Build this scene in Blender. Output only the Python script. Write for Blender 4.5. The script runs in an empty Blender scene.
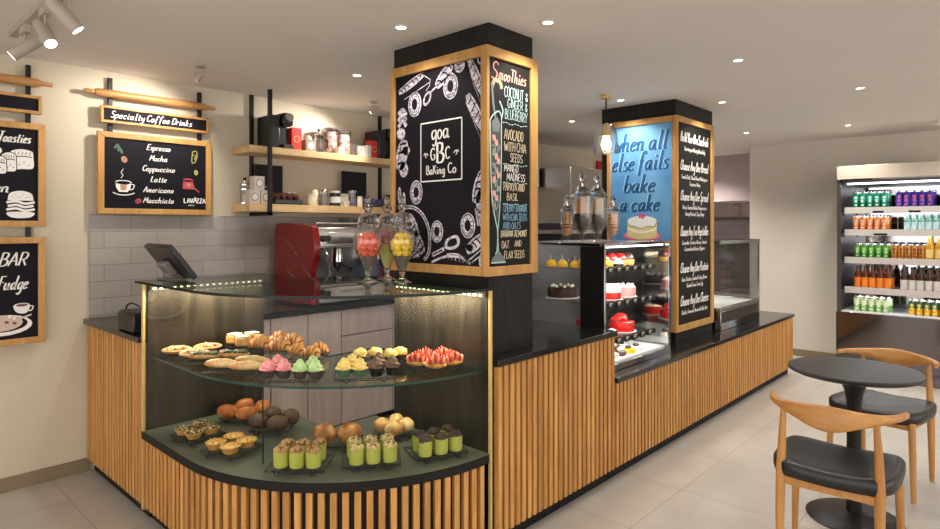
import bpy, math, random
from mathutils import Vector, Matrix, noise
random.seed(7)
sc = bpy.context.scene
col = sc.collection
PI = math.pi
V3 = Vector

R = math.radians
# ------------------------------------------------------------------ materials
def lin(c):
    return tuple((x / 12.92 if x <= .04045 else ((x + .055) / 1.055) ** 2.4) for x in [v / 255 for v in c]) + (1,)
class NT:
    def __init__(s, name):
        s.m = bpy.data.materials.new(name); s.m.use_nodes = True
        s.n = s.m.node_tree.nodes; s.l = s.m.node_tree.links
        s.n.clear()
        s.out = s.n.new('ShaderNodeOutputMaterial')
    def add(s, t, **k):
        n = s.n.new(t)
        for a, b in k.items():
            if a.startswith('i_'): n.inputs[a[2:].replace('_', ' ')].default_value = b
            else: setattr(n, a, b)
        return n
    def ln(s, a, ao, b, bi): s.l.new(a.outputs[ao], b.inputs[bi])
def plain(name, c, rough=.5, metal=0, var=0, scale=20, bump=0, spec=.5, coat=0, stretch=(1, 1, 1), c2=None):
    t = NT(name); b = t.add('ShaderNodeBsdfPrincipled')
    b.inputs['Roughness'].default_value = rough; b.inputs['Metallic'].default_value = metal
    b.inputs['Specular IOR Level'].default_value = spec; b.inputs['Coat Weight'].default_value = coat
    t.ln(b, 0, t.out, 0)
    a = lin(c)
    if var or bump or c2:
        tc = t.add('ShaderNodeTexCoord'); mp = t.add('ShaderNodeMapping'); mp.inputs['Scale'].default_value = stretch
        nz = t.add('ShaderNodeTexNoise'); nz.inputs['Scale'].default_value = scale; nz.inputs['Detail'].default_value = 4
        t.ln(tc, 'Object', mp, 0); t.ln(mp, 0, nz, 0)
        rp = t.add('ShaderNodeValToRGB')
        hi = lin(c2) if c2 else tuple(min(1, x * (1 + var)) for x in a[:3]) + (1,)
        lo = a if c2 else tuple(x * (1 - var) for x in a[:3]) + (1,)
        rp.color_ramp.elements[0].position = .32; rp.color_ramp.elements[1].position = .68
        rp.color_ramp.elements[0].color = lo; rp.color_ramp.elements[1].color = hi
        t.ln(nz, 0, rp, 0); t.ln(rp, 0, b, 'Base Color')
        if bump:
            bp = t.add('ShaderNodeBump'); bp.inputs['Strength'].default_value = bump; bp.inputs['Distance'].default_value = .004
            t.ln(nz, 0, bp, 'Height'); t.ln(bp, 0, b, 'Normal')
    else:
        b.inputs['Base Color'].default_value = a
    return t.m
def wood(name, c1, c2, axis='z', rough=.45, island=0, scale=14, spec=.5):
    t = NT(name); b = t.add('ShaderNodeBsdfPrincipled'); b.inputs['Roughness'].default_value = rough; b.inputs['Specular IOR Level'].default_value = spec; t.ln(b, 0, t.out, 0)
    tc = t.add('ShaderNodeTexCoord'); mp = t.add('ShaderNodeMapping')
    mp.inputs['Scale'].default_value = {'x': (.12, 1, 1), 'y': (1, .12, 1), 'z': (1, 1, .12)}[axis]
    g = t.add('ShaderNodeNewGeometry')
    ad = t.add('ShaderNodeVectorMath', operation='MULTIPLY_ADD')
    cb = t.add('ShaderNodeCombineXYZ')
    for i in range(3): t.ln(g, 'Random Per Island', cb, i)
    ad.inputs[1].default_value = (7, 5, 9)
    t.ln(cb, 0, ad, 0); t.ln(tc, 'Object', ad, 2); t.ln(ad, 0, mp, 0)
    nz = t.add('ShaderNodeTexNoise'); nz.inputs['Scale'].default_value = scale; nz.inputs['Detail'].default_value = 6; nz.inputs['Distortion'].default_value = 1.2
    n2 = t.add('ShaderNodeTexNoise'); n2.inputs['Scale'].default_value = scale * 9; n2.inputs['Detail'].default_value = 3
    t.ln(mp, 0, nz, 0); t.ln(mp, 0, n2, 0)
    mx = t.add('ShaderNodeMath', operation='MULTIPLY_ADD'); mx.inputs[1].default_value = .3
    t.ln(n2, 0, mx, 0); t.ln(nz, 0, mx, 2)
    rp = t.add('ShaderNodeValToRGB'); rp.color_ramp.elements[0].position = .45; rp.color_ramp.elements[1].position = .85
    rp.color_ramp.elements[0].color = lin(c1); rp.color_ramp.elements[1].color = lin(c2)
    t.ln(mx, 0, rp, 0)
    if island:
        hs = t.add('ShaderNodeHueSaturation')
        mr = t.add('ShaderNodeMapRange'); mr.inputs[3].default_value = 1 - island; mr.inputs[4].default_value = 1 + island
        t.ln(g, 'Random Per Island', mr, 0); t.ln(mr, 0, hs, 'Value'); t.ln(rp, 0, hs, 'Color'); t.ln(hs, 0, b, 'Base Color')
    else: t.ln(rp, 0, b, 'Base Color')
    return t.m
def emit(name, c, s):
    t = NT(name); e = t.add('ShaderNodeEmission'); e.inputs[0].default_value = lin(c); e.inputs[1].default_value = s
    t.ln(e, 0, t.out, 0); return t.m
def pane(name, tint, refl=1.0, base=.04, rough=0, pw_=4.5):
    t = NT(name); tr = t.add('ShaderNodeBsdfTransparent'); tr.inputs[0].default_value = tint + (1,)
    gl = t.add('ShaderNodeBsdfGlossy'); gl.inputs['Roughness'].default_value = rough
    lw = t.add('ShaderNodeLayerWeight'); lw.inputs[0].default_value = .5
    pw = t.add('ShaderNodeMath', operation='POWER'); pw.inputs[1].default_value = pw_
    ma = t.add('ShaderNodeMath', operation='MULTIPLY_ADD'); ma.inputs[1].default_value = (1 - base) * refl; ma.inputs[2].default_value = base
    mx = t.add('ShaderNodeMixShader')
    t.ln(lw, 'Facing', pw, 0); t.ln(pw, 0, ma, 0); t.ln(ma, 0, mx, 0); t.ln(tr, 0, mx, 1); t.ln(gl, 0, mx, 2); t.ln(mx, 0, t.out, 0)
    return t.m
def tiles(name, c, grout, w, h, mortar, rough, off=0, axes='xy', shift=(0, 0), var=.12, bump=.3):
    t = NT(name); b = t.add('ShaderNodeBsdfPrincipled'); b.inputs['Roughness'].default_value = rough; t.ln(b, 0, t.out, 0)
    tc = t.add('ShaderNodeTexCoord'); sp = t.add('ShaderNodeSeparateXYZ'); cb = t.add('ShaderNodeCombineXYZ')
    t.ln(tc, 'Object', sp, 0)
    for i, a in enumerate(axes):
        ad = t.add('ShaderNodeMath', operation='ADD'); ad.inputs[1].default_value = shift[i]
        t.ln(sp, 'xyz'.index(a), ad, 0); t.ln(ad, 0, cb, i)
    br = t.add('ShaderNodeTexBrick'); br.offset = off; br.squash = 1
    br.inputs['Scale'].default_value = 1; br.inputs['Brick Width'].default_value = w; br.inputs['Row Height'].default_value = h
    br.inputs['Mortar Size'].default_value = mortar; br.inputs['Mortar Smooth'].default_value = .1; br.inputs['Bias'].default_value = 0
    a = lin(c); br.inputs[1].default_value = tuple(x * (1 - var) for x in a[:3]) + (1,); br.inputs[2].default_value = tuple(min(1, x * (1 + var)) for x in a[:3]) + (1,); br.inputs[3].default_value = lin(grout)
    t.ln(cb, 0, br, 0)
    nz = t.add('ShaderNodeTexNoise'); nz.inputs['Scale'].default_value = 5; nz.inputs['Detail'].default_value = 6
    t.ln(tc, 'Object', nz, 0)
    mr = t.add('ShaderNodeMapRange'); mr.inputs[3].default_value = .86; mr.inputs[4].default_value = 1.14; t.ln(nz, 0, mr, 0)
    hs = t.add('ShaderNodeHueSaturation'); t.ln(mr, 0, hs, 'Value'); t.ln(br, 0, hs, 'Color'); t.ln(hs, 0, b, 'Base Color')
    bp = t.add('ShaderNodeBump'); bp.inputs['Strength'].default_value = bump; bp.inputs['Distance'].default_value = .002; bp.invert = True
    t.ln(br, 1, bp, 'Height'); t.ln(bp, 0, b, 'Normal')
    return t.m

m_wall = plain('plaster_beige', (206, 194, 172), .8, var=.02, scale=3)
m_wallR = plain('plaster_greige', (214, 206, 194), .8, var=.02, scale=3)
m_kitchen = plain('kitchen_wall', (172, 158, 158), .7, var=.03, scale=3)
m_ceil = plain('ceiling_paint', (230, 224, 219), .85, var=.015, scale=2)
m_floor = tiles('floor_tile', (176, 169, 159), (146, 139, 130), .6, .6, .003, .38, 0, 'xy', (-.36 + .6, .325), .02, .15)
m_wtile = tiles('wall_tile', (160, 152, 144), (134, 126, 117), .31, .1035, .0022, .25, .5, 'xz', (.0, -.0161), .06, .5)
m_base = plain('baseboard_stone', (134, 118, 92), .5, var=.06, scale=8)
m_oak = wood('oak_slat', (168, 112, 52), (212, 158, 88), 'z', .5, .18)
m_oakx = wood('oak_shelf', (200, 162, 110), (224, 190, 140), 'x', .5)
m_oakf = wood('oak_frame', (172, 124, 64), (202, 154, 90), 'z', .45)
m_oakd = wood('oak_roller', (164, 112, 62), (192, 142, 86), 'x', .45)
m_chairw = wood('chair_oak', (172, 116, 58), (204, 150, 86), 'z', .38)
m_blackwood = wood('black_ash', (20, 18, 17), (40, 36, 33), 'z', .5, scale=30, spec=.25)
m_bronze = wood('bronze_veneer', (28, 25, 21), (58, 52, 42), 'z', .42, scale=13, spec=.25)
m_stone = plain('black_stone', (26, 25, 25), .16, var=.15, scale=60)
m_black = plain('black_paint', (13, 12, 12), .5, spec=.3)
m_bmetal = plain('black_metal', (22, 21, 22), .38, metal=.3)
m_board = plain('chalkboard', (23, 20, 27), .6, var=.1, scale=6, spec=.15)
m_boardg = plain('chalkboard_warm', (32, 31, 30), .65, var=.12, scale=8, spec=.15)
m_white = plain('chalk_white', (238, 234, 228), .8)
m_lilac = plain('chalk_lilac', (124, 116, 130), .8, c2=(236, 228, 236), scale=42, stretch=(1, 1, 2.2))
m_pinkch = plain('chalk_pink', (226, 150, 136), .85)
m_mint = plain('chalk_mint', (178, 208, 206), .85)
m_cream = plain('chalk_cream', (224, 206, 170), .85)
m_brass = plain('brass', (216, 186, 122), .3, metal=.35, var=.05)
m_steel = plain('brushed_steel', (198, 194, 192), .24, metal=1, var=.05, scale=30, stretch=(1, 1, 12))
m_mirror = plain('polished_steel', (186, 184, 186), .06, metal=1)
m_chrome = plain('chrome', (225, 222, 220), .1, metal=1)
m_dsteel = plain('dark_steel', (92, 90, 90), .35, metal=.8)
m_pale = wood('pale_laminate', (186, 166, 160), (204, 187, 181), 'z', .5, scale=18)
m_leather = plain('black_leather', (28, 27, 28), .34, var=.1, scale=150, bump=.12)
m_ttop = plain('table_black', (40, 39, 40), .4, var=.05, scale=40)
m_glass = pane('clear_pane', (.985, .992, .988), .18, .006)
m_gtop = pane('green_pane', (.72, .82, .77), .9, .06)
m_gedge = plain('glass_edge', (8, 24, 20), .3, spec=.3)
m_gedge2 = plain('glass_edge_pale', (26, 62, 52), .25, spec=.4)
m_jar = pane('jar_glass', (.975, .98, .98), 1, .05, .02, 2.2)
m_solid = NT('solid_glass'); _b = m_solid.add('ShaderNodeBsdfPrincipled'); _b.inputs['Transmission Weight'].default_value = 1; _b.inputs['Roughness'].default_value = .02; _b.inputs['IOR'].default_value = 1.45; m_solid.ln(_b, 0, m_solid.out, 0); m_solid = m_solid.m
m_lampon = emit('lamp_on', (255, 240, 216), 6)
m_led = emit('led_warm', (255, 240, 200), 12)
m_ledw = emit('led_white', (236, 244, 255), 4)
m_bulb = emit('bulb_on', (255, 236, 200), 9)
m_spotw = plain('spot_grey', (176, 164, 152), .5)
m_red = plain('red_enamel', (132, 14, 12), .25, coat=.25)
m_redtin = plain('red_tin', (204, 40, 32), .4)
m_wht = plain('white_card', (226, 220, 210), .6)
m_ivory = plain('ivory_ceramic', (230, 218, 190), .4)
m_darkpl = plain('dark_plastic', (26, 25, 27), .35)
m_grpl = plain('grey_plastic', (116, 106, 108), .4)
m_choc = plain('chocolate', (52, 32, 26), .55, var=.3, scale=90, bump=.5)
m_coffee = plain('coffee_beans', (96, 60, 46), .6, var=.5, scale=120, bump=.6)
m_bun = plain('bun_crust', (148, 72, 24), .35, c2=(222, 160, 92), scale=16)
m_bund = plain('dimmed_bun_crust', (56, 34, 22), .6, c2=(94, 60, 38), scale=30)  # brown crust, with the dimming by the case glass put into the colour
m_buno = plain('orange_bun_crust', (168, 78, 26), .35, c2=(218, 136, 66), scale=18)
m_bunp = plain('pale_bun_crust', (190, 118, 44), .4, c2=(238, 206, 146), scale=18)
m_croi = plain('croissant_crust', (178, 102, 38), .35, c2=(228, 164, 84), scale=30, bump=.4, stretch=(2.2, .6, .6))
m_croid = plain('croissant_fold', (122, 58, 20), .4)
m_dough = plain('flatbread_dough', (160, 98, 44), .6, c2=(212, 168, 108), scale=26)
m_topping = plain('cheese_topping', (196, 138, 60), .5, c2=(244, 222, 168), scale=70)
m_tomato = plain('tomato_bits', (180, 66, 36), .4)
m_spin = plain('spinach_leaves', (26, 30, 14), .5, c2=(78, 80, 38), scale=80, bump=.6)
m_cube = plain('scone_crumb', (190, 126, 52), .6, c2=(228, 184, 110), scale=40, bump=.4)
m_icing = plain('white_icing', (242, 232, 214), .5)
m_pink = plain('pink_frosting', (218, 108, 116), .55, c2=(242, 164, 166), scale=60, bump=.5)
m_green = plain('green_frosting', (150, 186, 108), .55, c2=(206, 226, 164), scale=60, bump=.5)
m_yel = plain('yellow_frosting', (222, 176, 70), .55, c2=(244, 216, 132), scale=60, bump=.5)
m_cfrost = plain('mocha_frosting', (80, 52, 38), .55, c2=(124, 88, 64), scale=60, bump=.5)
m_cup = plain('dark_cup_paper', (52, 40, 36), .6)
m_cupg = plain('green_cup_paper', (60, 92, 66), .6)
m_lime = plain('lime_paper', (170, 172, 70), .65, var=.06, scale=50)
m_crumbt = plain('crumble_top', (128, 78, 42), .8, c2=(196, 154, 102), scale=110, bump=.8)
m_crumbw = plain('pale_crumb_top', (150, 112, 62), .8, c2=(216, 194, 138), scale=90, bump=.8)
m_crumbd = plain('dark_crumb_top', (40, 26, 22), .7, c2=(78, 54, 44), scale=90, bump=.8)
m_crcream = plain('cream_crumb', (212, 188, 134), .8)
m_crust = plain('baked_crumb', (122, 70, 36), .7)
m_tart = plain('tart_shell', (190, 136, 62), .6, c2=(222, 172, 92), scale=40)
m_nuts = plain('nut_filling', (84, 54, 26), .6, c2=(160, 120, 66), scale=60, bump=.5)
m_lemon = plain('golden_filling', (206, 148, 58), .5, c2=(232, 188, 100), scale=60, bump=.5)
m_straw = plain('strawberry', (186, 28, 22), .3, c2=(216, 66, 42), scale=50)
m_strawc = plain('strawberry_cut', (232, 160, 124), .4)
m_cakew = plain('cream_cake', (238, 228, 214), .5)
m_cakep = plain('pink_glaze', (234, 158, 152), .3)
m_caker = plain('red_glaze', (214, 30, 26), .18, coat=.4)
m_cakec = plain('chocolate_cake', (58, 34, 30), .4)
m_yglaze = plain('yellow_glaze', (238, 186, 24), .25)
m_coral = plain('coral_sweet', (236, 94, 66), .4)
m_lemonsw = plain('yellow_sweet', (244, 202, 40), .4)
m_redsw = plain('dark_red_sweets', (110, 24, 28), .35, c2=(170, 50, 44), scale=120, bump=.8)
m_yellsw = plain('pale_yellow_sweets', (190, 176, 84), .4, c2=(224, 212, 140), scale=100, bump=.8)
m_truffle = plain('dark_truffles', (38, 26, 28), .4, c2=(84, 62, 60), scale=120, bump=.9)
m_cookie = plain('cookie', (206, 140, 84), .6, c2=(232, 182, 128), scale=60)
m_stick = plain('biscuit_stick', (206, 178, 120), .6)
m_skyblue = plain('poster_blue', (72, 136, 190), .6, c2=(116, 172, 214), scale=2.2)
m_lblue = plain('letter_blue', (24, 92, 148), .6)
m_lsh = plain('letter_pale', (158, 206, 232), .6)
m_kred = plain('red_panel', (196, 30, 28), .5)
m_purple = plain('violet_foil', (78, 66, 130), .35)
m_whitemat = plain('white_paint', (214, 214, 212), .4)
m_paper = plain('paper_label', (224, 222, 216), .6)
m_panw = plain('frosted_pan', (196, 196, 192), .35)

# ------------------------------------------------------------------ mesh builder
class MB:
    def __init__(s): s.v = []; s.f = []; s.m = []; s.T = Matrix()
    def _add(s, vs, fs, m=0):
        b = len(s.v); s.v += [s.T @ V3(p) for p in vs]
        for f in fs: s.f.append([b + i for i in f]); s.m.append(m)
    def box(s, x0, x1, y0, y1, z0, z1, m=0):
        s._add([(x, y, z) for z in (z0, z1) for y in (y0, y1) for x in (x0, x1)],
               [(0, 2, 3, 1), (4, 5, 7, 6), (0, 1, 5, 4), (2, 6, 7, 3), (0, 4, 6, 2), (1, 3, 7, 5)], m); return s
    def prism(s, poly, z0, z1, m=0, mside=None, mbot=None):
        n = len(poly)
        if sum(poly[i][0] * poly[(i + 1) % n][1] - poly[(i + 1) % n][0] * poly[i][1] for i in range(n)) < 0: poly = poly[::-1]
        s._add([(p[0], p[1], z0) for p in poly] + [(p[0], p[1], z1) for p in poly], [], m)
        b = len(s.v) - 2 * n
        s.f.append([b + i for i in reversed(range(n))]); s.m.append(m if mbot is None else mbot)
        s.f.append([b + n + i for i in range(n)]); s.m.append(m)
        for i in range(n):
            j = (i + 1) % n; s.f.append([b + i, b + j, b + n + j, b + n + i]); s.m.append(m if mside is None else mside)
        return s
    def rings(s, rings, m=0, cap=True, closed=False, mats=None):
        n = len(rings[0]); vs = [p for r in rings for p in r]; b = len(s.v)
        s.v += [s.T @ V3(p) for p in vs]; k = len(rings)
        for i in range(k if closed else k - 1):
            j = (i + 1) % k; mm = mats[i] if mats else m
            for a in range(n):
                c = (a + 1) % n; s.f.append([b + i * n + a, b + i * n + c, b + j * n + c, b + j * n + a]); s.m.append(mm)
        if cap and not closed:
            s.f.append([b + a for a in reversed(range(n))]); s.m.append(mats[0] if mats else m)
            s.f.append([b + (k - 1) * n + a for a in range(n)]); s.m.append(mats[-1] if mats else m)
        return s
    def lathe(s, prof, c=(0, 0, 0), n=24, m=0, mats=None, cap=True, flute=0, closed=False):
        R = []
        for r, z in prof:
            R.append([(c[0] + (r * (1 + (flute if a % 2 else -flute))) * math.cos(2 * PI * a / n), c[1] + (r * (1 + (flute if a % 2 else -flute))) * math.sin(2 * PI * a / n), c[2] + z) for a in range(n)])
        return s.rings(R, m, cap, closed, mats)
    def tube(s, pts, r, n=8, m=0, closed=False, sq=1.0, up=None):
        pts = [V3(p) for p in pts]; k = len(pts)
        rr = r if isinstance(r, (list, tuple)) else [r] * k
        R = []; prev = None
        for i, p in enumerate(pts):
            a = pts[(i - 1) % k] if (closed or i) else p; c = pts[(i + 1) % k] if (closed or i < k - 1) else p
            d = (c - a).normalized()
            if prev is None:
                u = V3(up) if up else (V3((0, 0, 1)) if abs(d.z) < .9 else V3((1, 0, 0)))
            else: u = prev
            u = (u - d * u.dot(d)).normalized(); prev = u; w = d.cross(u)
            R.append([p + (u * math.cos(2 * PI * q / n + PI / n) + w * sq * math.sin(2 * PI * q / n + PI / n)) * rr[i] for q in range(n)])
        return s.rings(R, m, True, closed)
    def bar(s, a, b, r, m=0, n=4): return s.tube([a, b], r * (1.414 if n == 4 else 1), n, m)
    def ell(s, c, r, n=16, k=10, m=0, nz=0, fr=3, seed=0, cut=None, flat=None, ridge=0):
        R = []
        for i in range(k + 1):
            t = -PI / 2 + PI * max(.02, min(.98, i / k)); ring = []
            for a in range(n):
                q = 2 * PI * a / n
                d = V3((math.cos(t) * math.cos(q), math.cos(t) * math.sin(q), math.sin(t)))
                f = 1 + (nz * noise.noise(d * fr + V3((seed * 3.1, seed * 1.7, seed))) if nz else 0)
                if ridge: f *= 1 + ridge * math.cos(t) * math.cos(6 * q + t * 3)
                p = V3((d.x * r[0] * f, d.y * r[1] * f, d.z * r[2] * f))
                if flat is not None and p.z < flat: p.z = flat
                ring.append(V3(c) + p)
            R.append(ring)
        return s.rings(R, m)
    def quadstrip(s, pts, w, z, m=0, pen=None):
        """flat stroke in the local xy plane at height z"""
        k = len(pts)
        if k < 2: return
        vs = []
        for i in range(k):
            a = pts[max(0, i - 1)]; c = pts[min(k - 1, i + 1)]
            dx, dy = c[0] - a[0], c[1] - a[1]; L = math.hypot(dx, dy) or 1; dx /= L; dy /= L
            ww = w * (pen + (1 - pen) * abs(dy)) if pen is not None else w
            vs += [(pts[i][0] - dy * ww / 2, pts[i][1] + dx * ww / 2, z), (pts[i][0] + dy * ww / 2, pts[i][1] - dx * ww / 2, z)]
        s._add(vs, [(2 * i, 2 * i + 1, 2 * i + 3, 2 * i + 2) for i in range(k - 1)], m)
    def disc(s, c, rx, ry, z, m=0, n=20, rot=0):
        cr, sr = math.cos(rot), math.sin(rot)
        s._add([(c[0] + rx * math.cos(2 * PI * i / n) * cr - ry * math.sin(2 * PI * i / n) * sr, c[1] + rx * math.cos(2 * PI * i / n) * sr + ry * math.sin(2 * PI * i / n) * cr, z) for i in range(n)], [list(range(n))], m)
    def poly(s, pts, z, m=0): s._add([(p[0], p[1], z) for p in pts], [list(range(len(pts)))], m)

def spline(pts, closed=False, k=5):
    n = len(pts)
    if n < 3: return list(pts)
    out = []
    D = len(pts[0])
    for i in range(n if closed else n - 1):
        g = lambda j: pts[j % n] if closed else pts[max(0, min(n - 1, j))]
        p0, p1, p2, p3 = g(i - 1), g(i), g(i + 1), g(i + 2)
        for q in range(k):
            t = q / k
            out.append(tuple(.5 * (2 * p1[d] + (p2[d] - p0[d]) * t + (2 * p0[d] - 5 * p1[d] + 4 * p2[d] - p3[d]) * t * t + (3 * p1[d] - p0[d] - 3 * p2[d] + p3[d]) * t ** 3) for d in range(D)))
    out.append(tuple(pts[0] if closed else pts[-1]))
    return out

def world_loc(o):
    l = V3(o.location)
    while o.parent: o = o.parent; l = l + V3(o.location)
    return l
def O(name, mb, mats, parent=None, ang=40, bevel=0, loc=None):
    """one mesh object; mesh given in world coordinates (unless the parent sits at the origin)"""
    me = bpy.data.meshes.new(name)
    off = world_loc(parent) if parent else V3(loc or (0, 0, 0))
    me.from_pydata([tuple(p - off) for p in mb.v], [], mb.f)
    if not isinstance(mats, (list, tuple)): mats = [mats]
    for x in mats: me.materials.append(x)
    me.polygons.foreach_set('material_index', mb.m)
    me.polygons.foreach_set('use_smooth', [True] * len(mb.f))
    me.update(); me.set_sharp_from_angle(angle=math.radians(ang))
    o = bpy.data.objects.new(name, me); col.objects.link(o)
    if parent: o.parent = parent
    else: o.location = off
    if bevel:
        b = o.modifiers.new('Bevel', 'BEVEL'); b.width = bevel; b.segments = 2; b.limit_method = 'ANGLE'; b.angle_limit = math.radians(40)
        b.harden_normals = False
    return o
def E(name, loc, label, cat, group=None):
    o = bpy.data.objects.new(name, None); o.location = loc; col.objects.link(o); o.empty_display_size = .05
    tag(o, label, cat, group); return o
def tag(o, label, cat, group=None, kind=None):
    if label: o['label'] = label
    if cat: o['category'] = cat
    if group: o['group'] = group
    if kind: o['kind'] = kind
    return o
def struct(name, mb, m, **k):
    o = O(name, mb, m, **k); o['kind'] = 'structure'; return o
def dup(root, loc, rz=0, label=None, group=None, scale=1.0):
    r = root.copy(); col.objects.link(r); r.location = loc; r.rotation_euler = (0, 0, rz); r.scale = (scale,) * 3
    if label: r['label'] = label
    if group: r['group'] = group
    for ch in list(root.children):
        c = ch.copy(); col.objects.link(c); c.parent = r
        for g in list(ch.children):
            d = g.copy(); col.objects.link(d); d.parent = c
    return r
def place(proto, spots, group=None):
    """spots: (x, y, z, rz, label[, scale]); the first moves the prototype itself"""
    for i, sp in enumerate(spots):
        x, y, z, rz, lab = sp[:5]; k = sp[5] if len(sp) > 5 else 1
        if i == 0:
            proto.location = (x, y, z); proto.rotation_euler = (0, 0, rz); proto['label'] = lab; proto.scale = (k,) * 3
            if group: proto['group'] = group
        else: dup(proto, (x, y, z), rz, lab, group, k)

# ------------------------------------------------------------------ stroke lettering
GL = {
'a': '9,9 6,10 2,8 1,4 3,0 6,1 9,5;9,10 9,3 10,0 12,1', 'b': '1,20 1,2;1,6 4,10 8,9 9,5 7,1 4,0 1,2', 'c': '9,8 5,10 2,8 1,4 3,0 6,0 9,2',
'd': '9,9 6,10 2,8 1,4 3,0 6,1 9,5;9,20 9,3 10,0 12,1', 'e': '1,5 6,6 8,8 6,10 3,9 1,5 2,1 5,0 9,2', 'f': '10,17 8,20 5,18 4,12 4,-6;1,10 8,10',
'g': '9,9 6,10 2,8 1,4 3,0 6,1 9,5;9,10 9,-3 6,-8 2,-6', 'h': '1,20 1,0;1,6 5,10 8,8 8,2 9,0 11,1', 'i': '3,10 3,2 4,0 6,1;3,15 3,13',
'j': '4,10 4,-4 2,-8 0,-6;4,15 4,13', 'k': '1,20 1,0;8,10 2,5;3,5 6,1 9,0', 'l': '3,20 3,3 4,0 6,1', 'm': '1,10 1,0;1,6 4,10 6,8 6,0;6,6 9,10 11,8 11,2 12,0 14,1',
'n': '1,10 1,0;1,6 5,10 8,8 8,2 9,0 11,1', 'o': '5,10 2,8 1,4 3,0 6,0 9,4 8,8 5,10', 'p': '1,10 1,-8;1,6 4,10 8,9 9,5 7,1 4,0 1,2', 'q': '9,9 6,10 2,8 1,4 3,0 6,1 9,5;9,10 9,-8',
'r': '1,10 1,0;1,6 4,10 7,9', 's': '8,9 5,10 2,8 4,5.5 7,4 7,1 4,0 1,1', 't': '4,16 4,3 5,0 8,1;1,10 8,10', 'u': '1,10 1,3 3,0 6,1 8,4;8,10 8,2 9,0 11,1',
'v': '1,10 4,0 8,10s', 'w': '1,10 3,0 6,8 9,0 12,10s', 'x': '1,10 8,0;8,10 1,0', 'y': '1,10 1,4 3,1 6,2 8,5;8,10 8,-3 5,-8 1,-6', 'z': '1,10 8,10 1,0 8,0s',
'A': '0,0 6,20 12,0s;2,7 10,7', 'B': '1,0 1,20;1,20 8,19 9,15 7,11 1,10.5;1,10.5 9,9 11,5 8,0.5 1,0', 'C': '11,17 7,20 2,16 1,9 3,2 7,0 11,3', 'D': '1,0 1,20;1,20 7,19 11,14 11,6 7,1 1,0',
'E': '10,20 1,20 1,0 10,0s;1,10 8,10', 'F': '10,20 1,20 1,0s;1,11 8,11', 'G': '11,17 7,20 2,16 1,9 3,2 7,0 11,3 11,9;7,9 12,9', 'H': '1,0 1,20;11,0 11,20;1,10 11,10', 'I': '3,0 3,20',
'J': '8,20 8,4 5,0 1,3', 'K': '1,0 1,20;10,20 1,9;4,12 11,0', 'L': '1,20 1,0 10,0s', 'M': '0,0 2,20 7,6 12,20 14,0s', 'N': '1,0 1,20 11,0 11,20s', 'O': '6,20 2,16 1,9 3,2 7,0 11,5 11,14 6,20',
'P': '1,0 1,20;1,20 8,19 10,15 8,10 1,9', 'R': '1,0 1,20;1,20 8,19 10,15 8,10 1,9;5,9 11,0', 'S': '10,17 6,20 2,17 3,12 8,9 10,5 7,0 1,2', 'T': '0,20 12,20;6,20 6,0', 'U': '1,20 1,5 4,0 8,0 11,5 11,20',
'V': '0,20 6,0 12,20s', 'W': '0,20 4,0 8,15 12,0 16,20s', 'X': '1,20 11,0;11,20 1,0', 'Y': '0,20 6,10 12,20s;6,10 6,0', 'Z': '1,20 11,20 0,0 11,0s', '&': '11,0 3,14 4,19 7,19 8,15 2,7 2,2 5,0 8,2 11,8',
',': '2,1 1,-3', '.': '1,0 1,1.5', "'": '2,20 2,16', '-': '1,9 7,9', '1': '1,16 4,20 4,0s', '2': '1,16 5,20 9,15 1,0 9,0', '+': '1,9 9,9;5,5 5,13'}
GW = {k: max(float(p.split(',')[0]) for st in v.rstrip('s').replace('s', '').split(';') for p in st.split()) for k, v in GL.items()}
def text_width(t, unit, gap=2.2): return sum((6 if ch == ' ' else GW.get(ch, 8) + gap) for ch in t) * unit
def write(mb, t, x, y, cap, w, slant=.25, z=.0012, m=0, pen=.45, gap=2.2, width=None, align='l', sx=1.0, dx=0, dy=0, jig=0):
    u = cap / 20
    tw = text_width(t, u, gap)
    if width: sx = width / tw
    x0 = x - (tw * sx / 2 if align == 'c' else tw * sx if align == 'r' else 0)
    for ch in t:
        if ch == ' ': x0 += 6 * u * sx; continue
        jy = random.uniform(-jig, jig) * cap if jig else 0
        for st in GL[ch].split(';'):
            sharp = st.endswith('s'); st = st.rstrip('s')
            P = [tuple(map(float, p.split(','))) for p in st.split()]
            if not sharp and len(P) > 2: P = spline(P, False, 4)
            elif sharp:
                for a, b in zip(P, P[1:]):
                    mb.quadstrip([(x0 + q[0] * u * sx + slant * q[1] * u + dx, y + q[1] * u + dy + jy) for q in (a, b)], w, z, m, pen)
                continue
            mb.quadstrip([(x0 + q[0] * u * sx + slant * q[1] * u + dx, y + q[1] * u + dy + jy) for q in P], w, z, m, pen)
        x0 += (GW[ch] + gap) * u * sx

def frameT(o, u, n):
    u = V3(u); n = V3(n); v = n.cross(u)
    M = Matrix((u, v, n)).transposed().to_4x4(); M.translation = V3(o); return M
def board(name, label, cat, o, u, n, w, h, fw, depth, frame_m, panel_m, group=None, inset=.012):
    """framed sign; o = lower-left back corner, local x along u, y up, z out of the wall. fw = (l, r, t, b)"""
    T = frameT(o, u, n); c = T @ V3((w / 2, 0, depth / 2))
    r = E(name, c, label, cat, group)
    f = MB(); f.T = T; l, rr, t, b = fw
    for q in (((0, 0), (l, b), (l, h - t), (0, h)), ((w, 0), (w, h), (w - rr, h - t), (w - rr, b)), ((0, h), (l, h - t), (w - rr, h - t), (w, h)), ((0, 0), (w, 0), (w - rr, b), (l, b))):
        f.prism(list(q), 0, depth)
    O('frame', f, frame_m, r, bevel=.0025)
    p = MB(); p.T = T; p.box(l, w - rr, b, h - t, .002, depth - inset); O('panel', p, panel_m, r)
    T2 = T.copy(); T2.translation = T @ V3((0, 0, depth - inset))
    return r, T2

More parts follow.
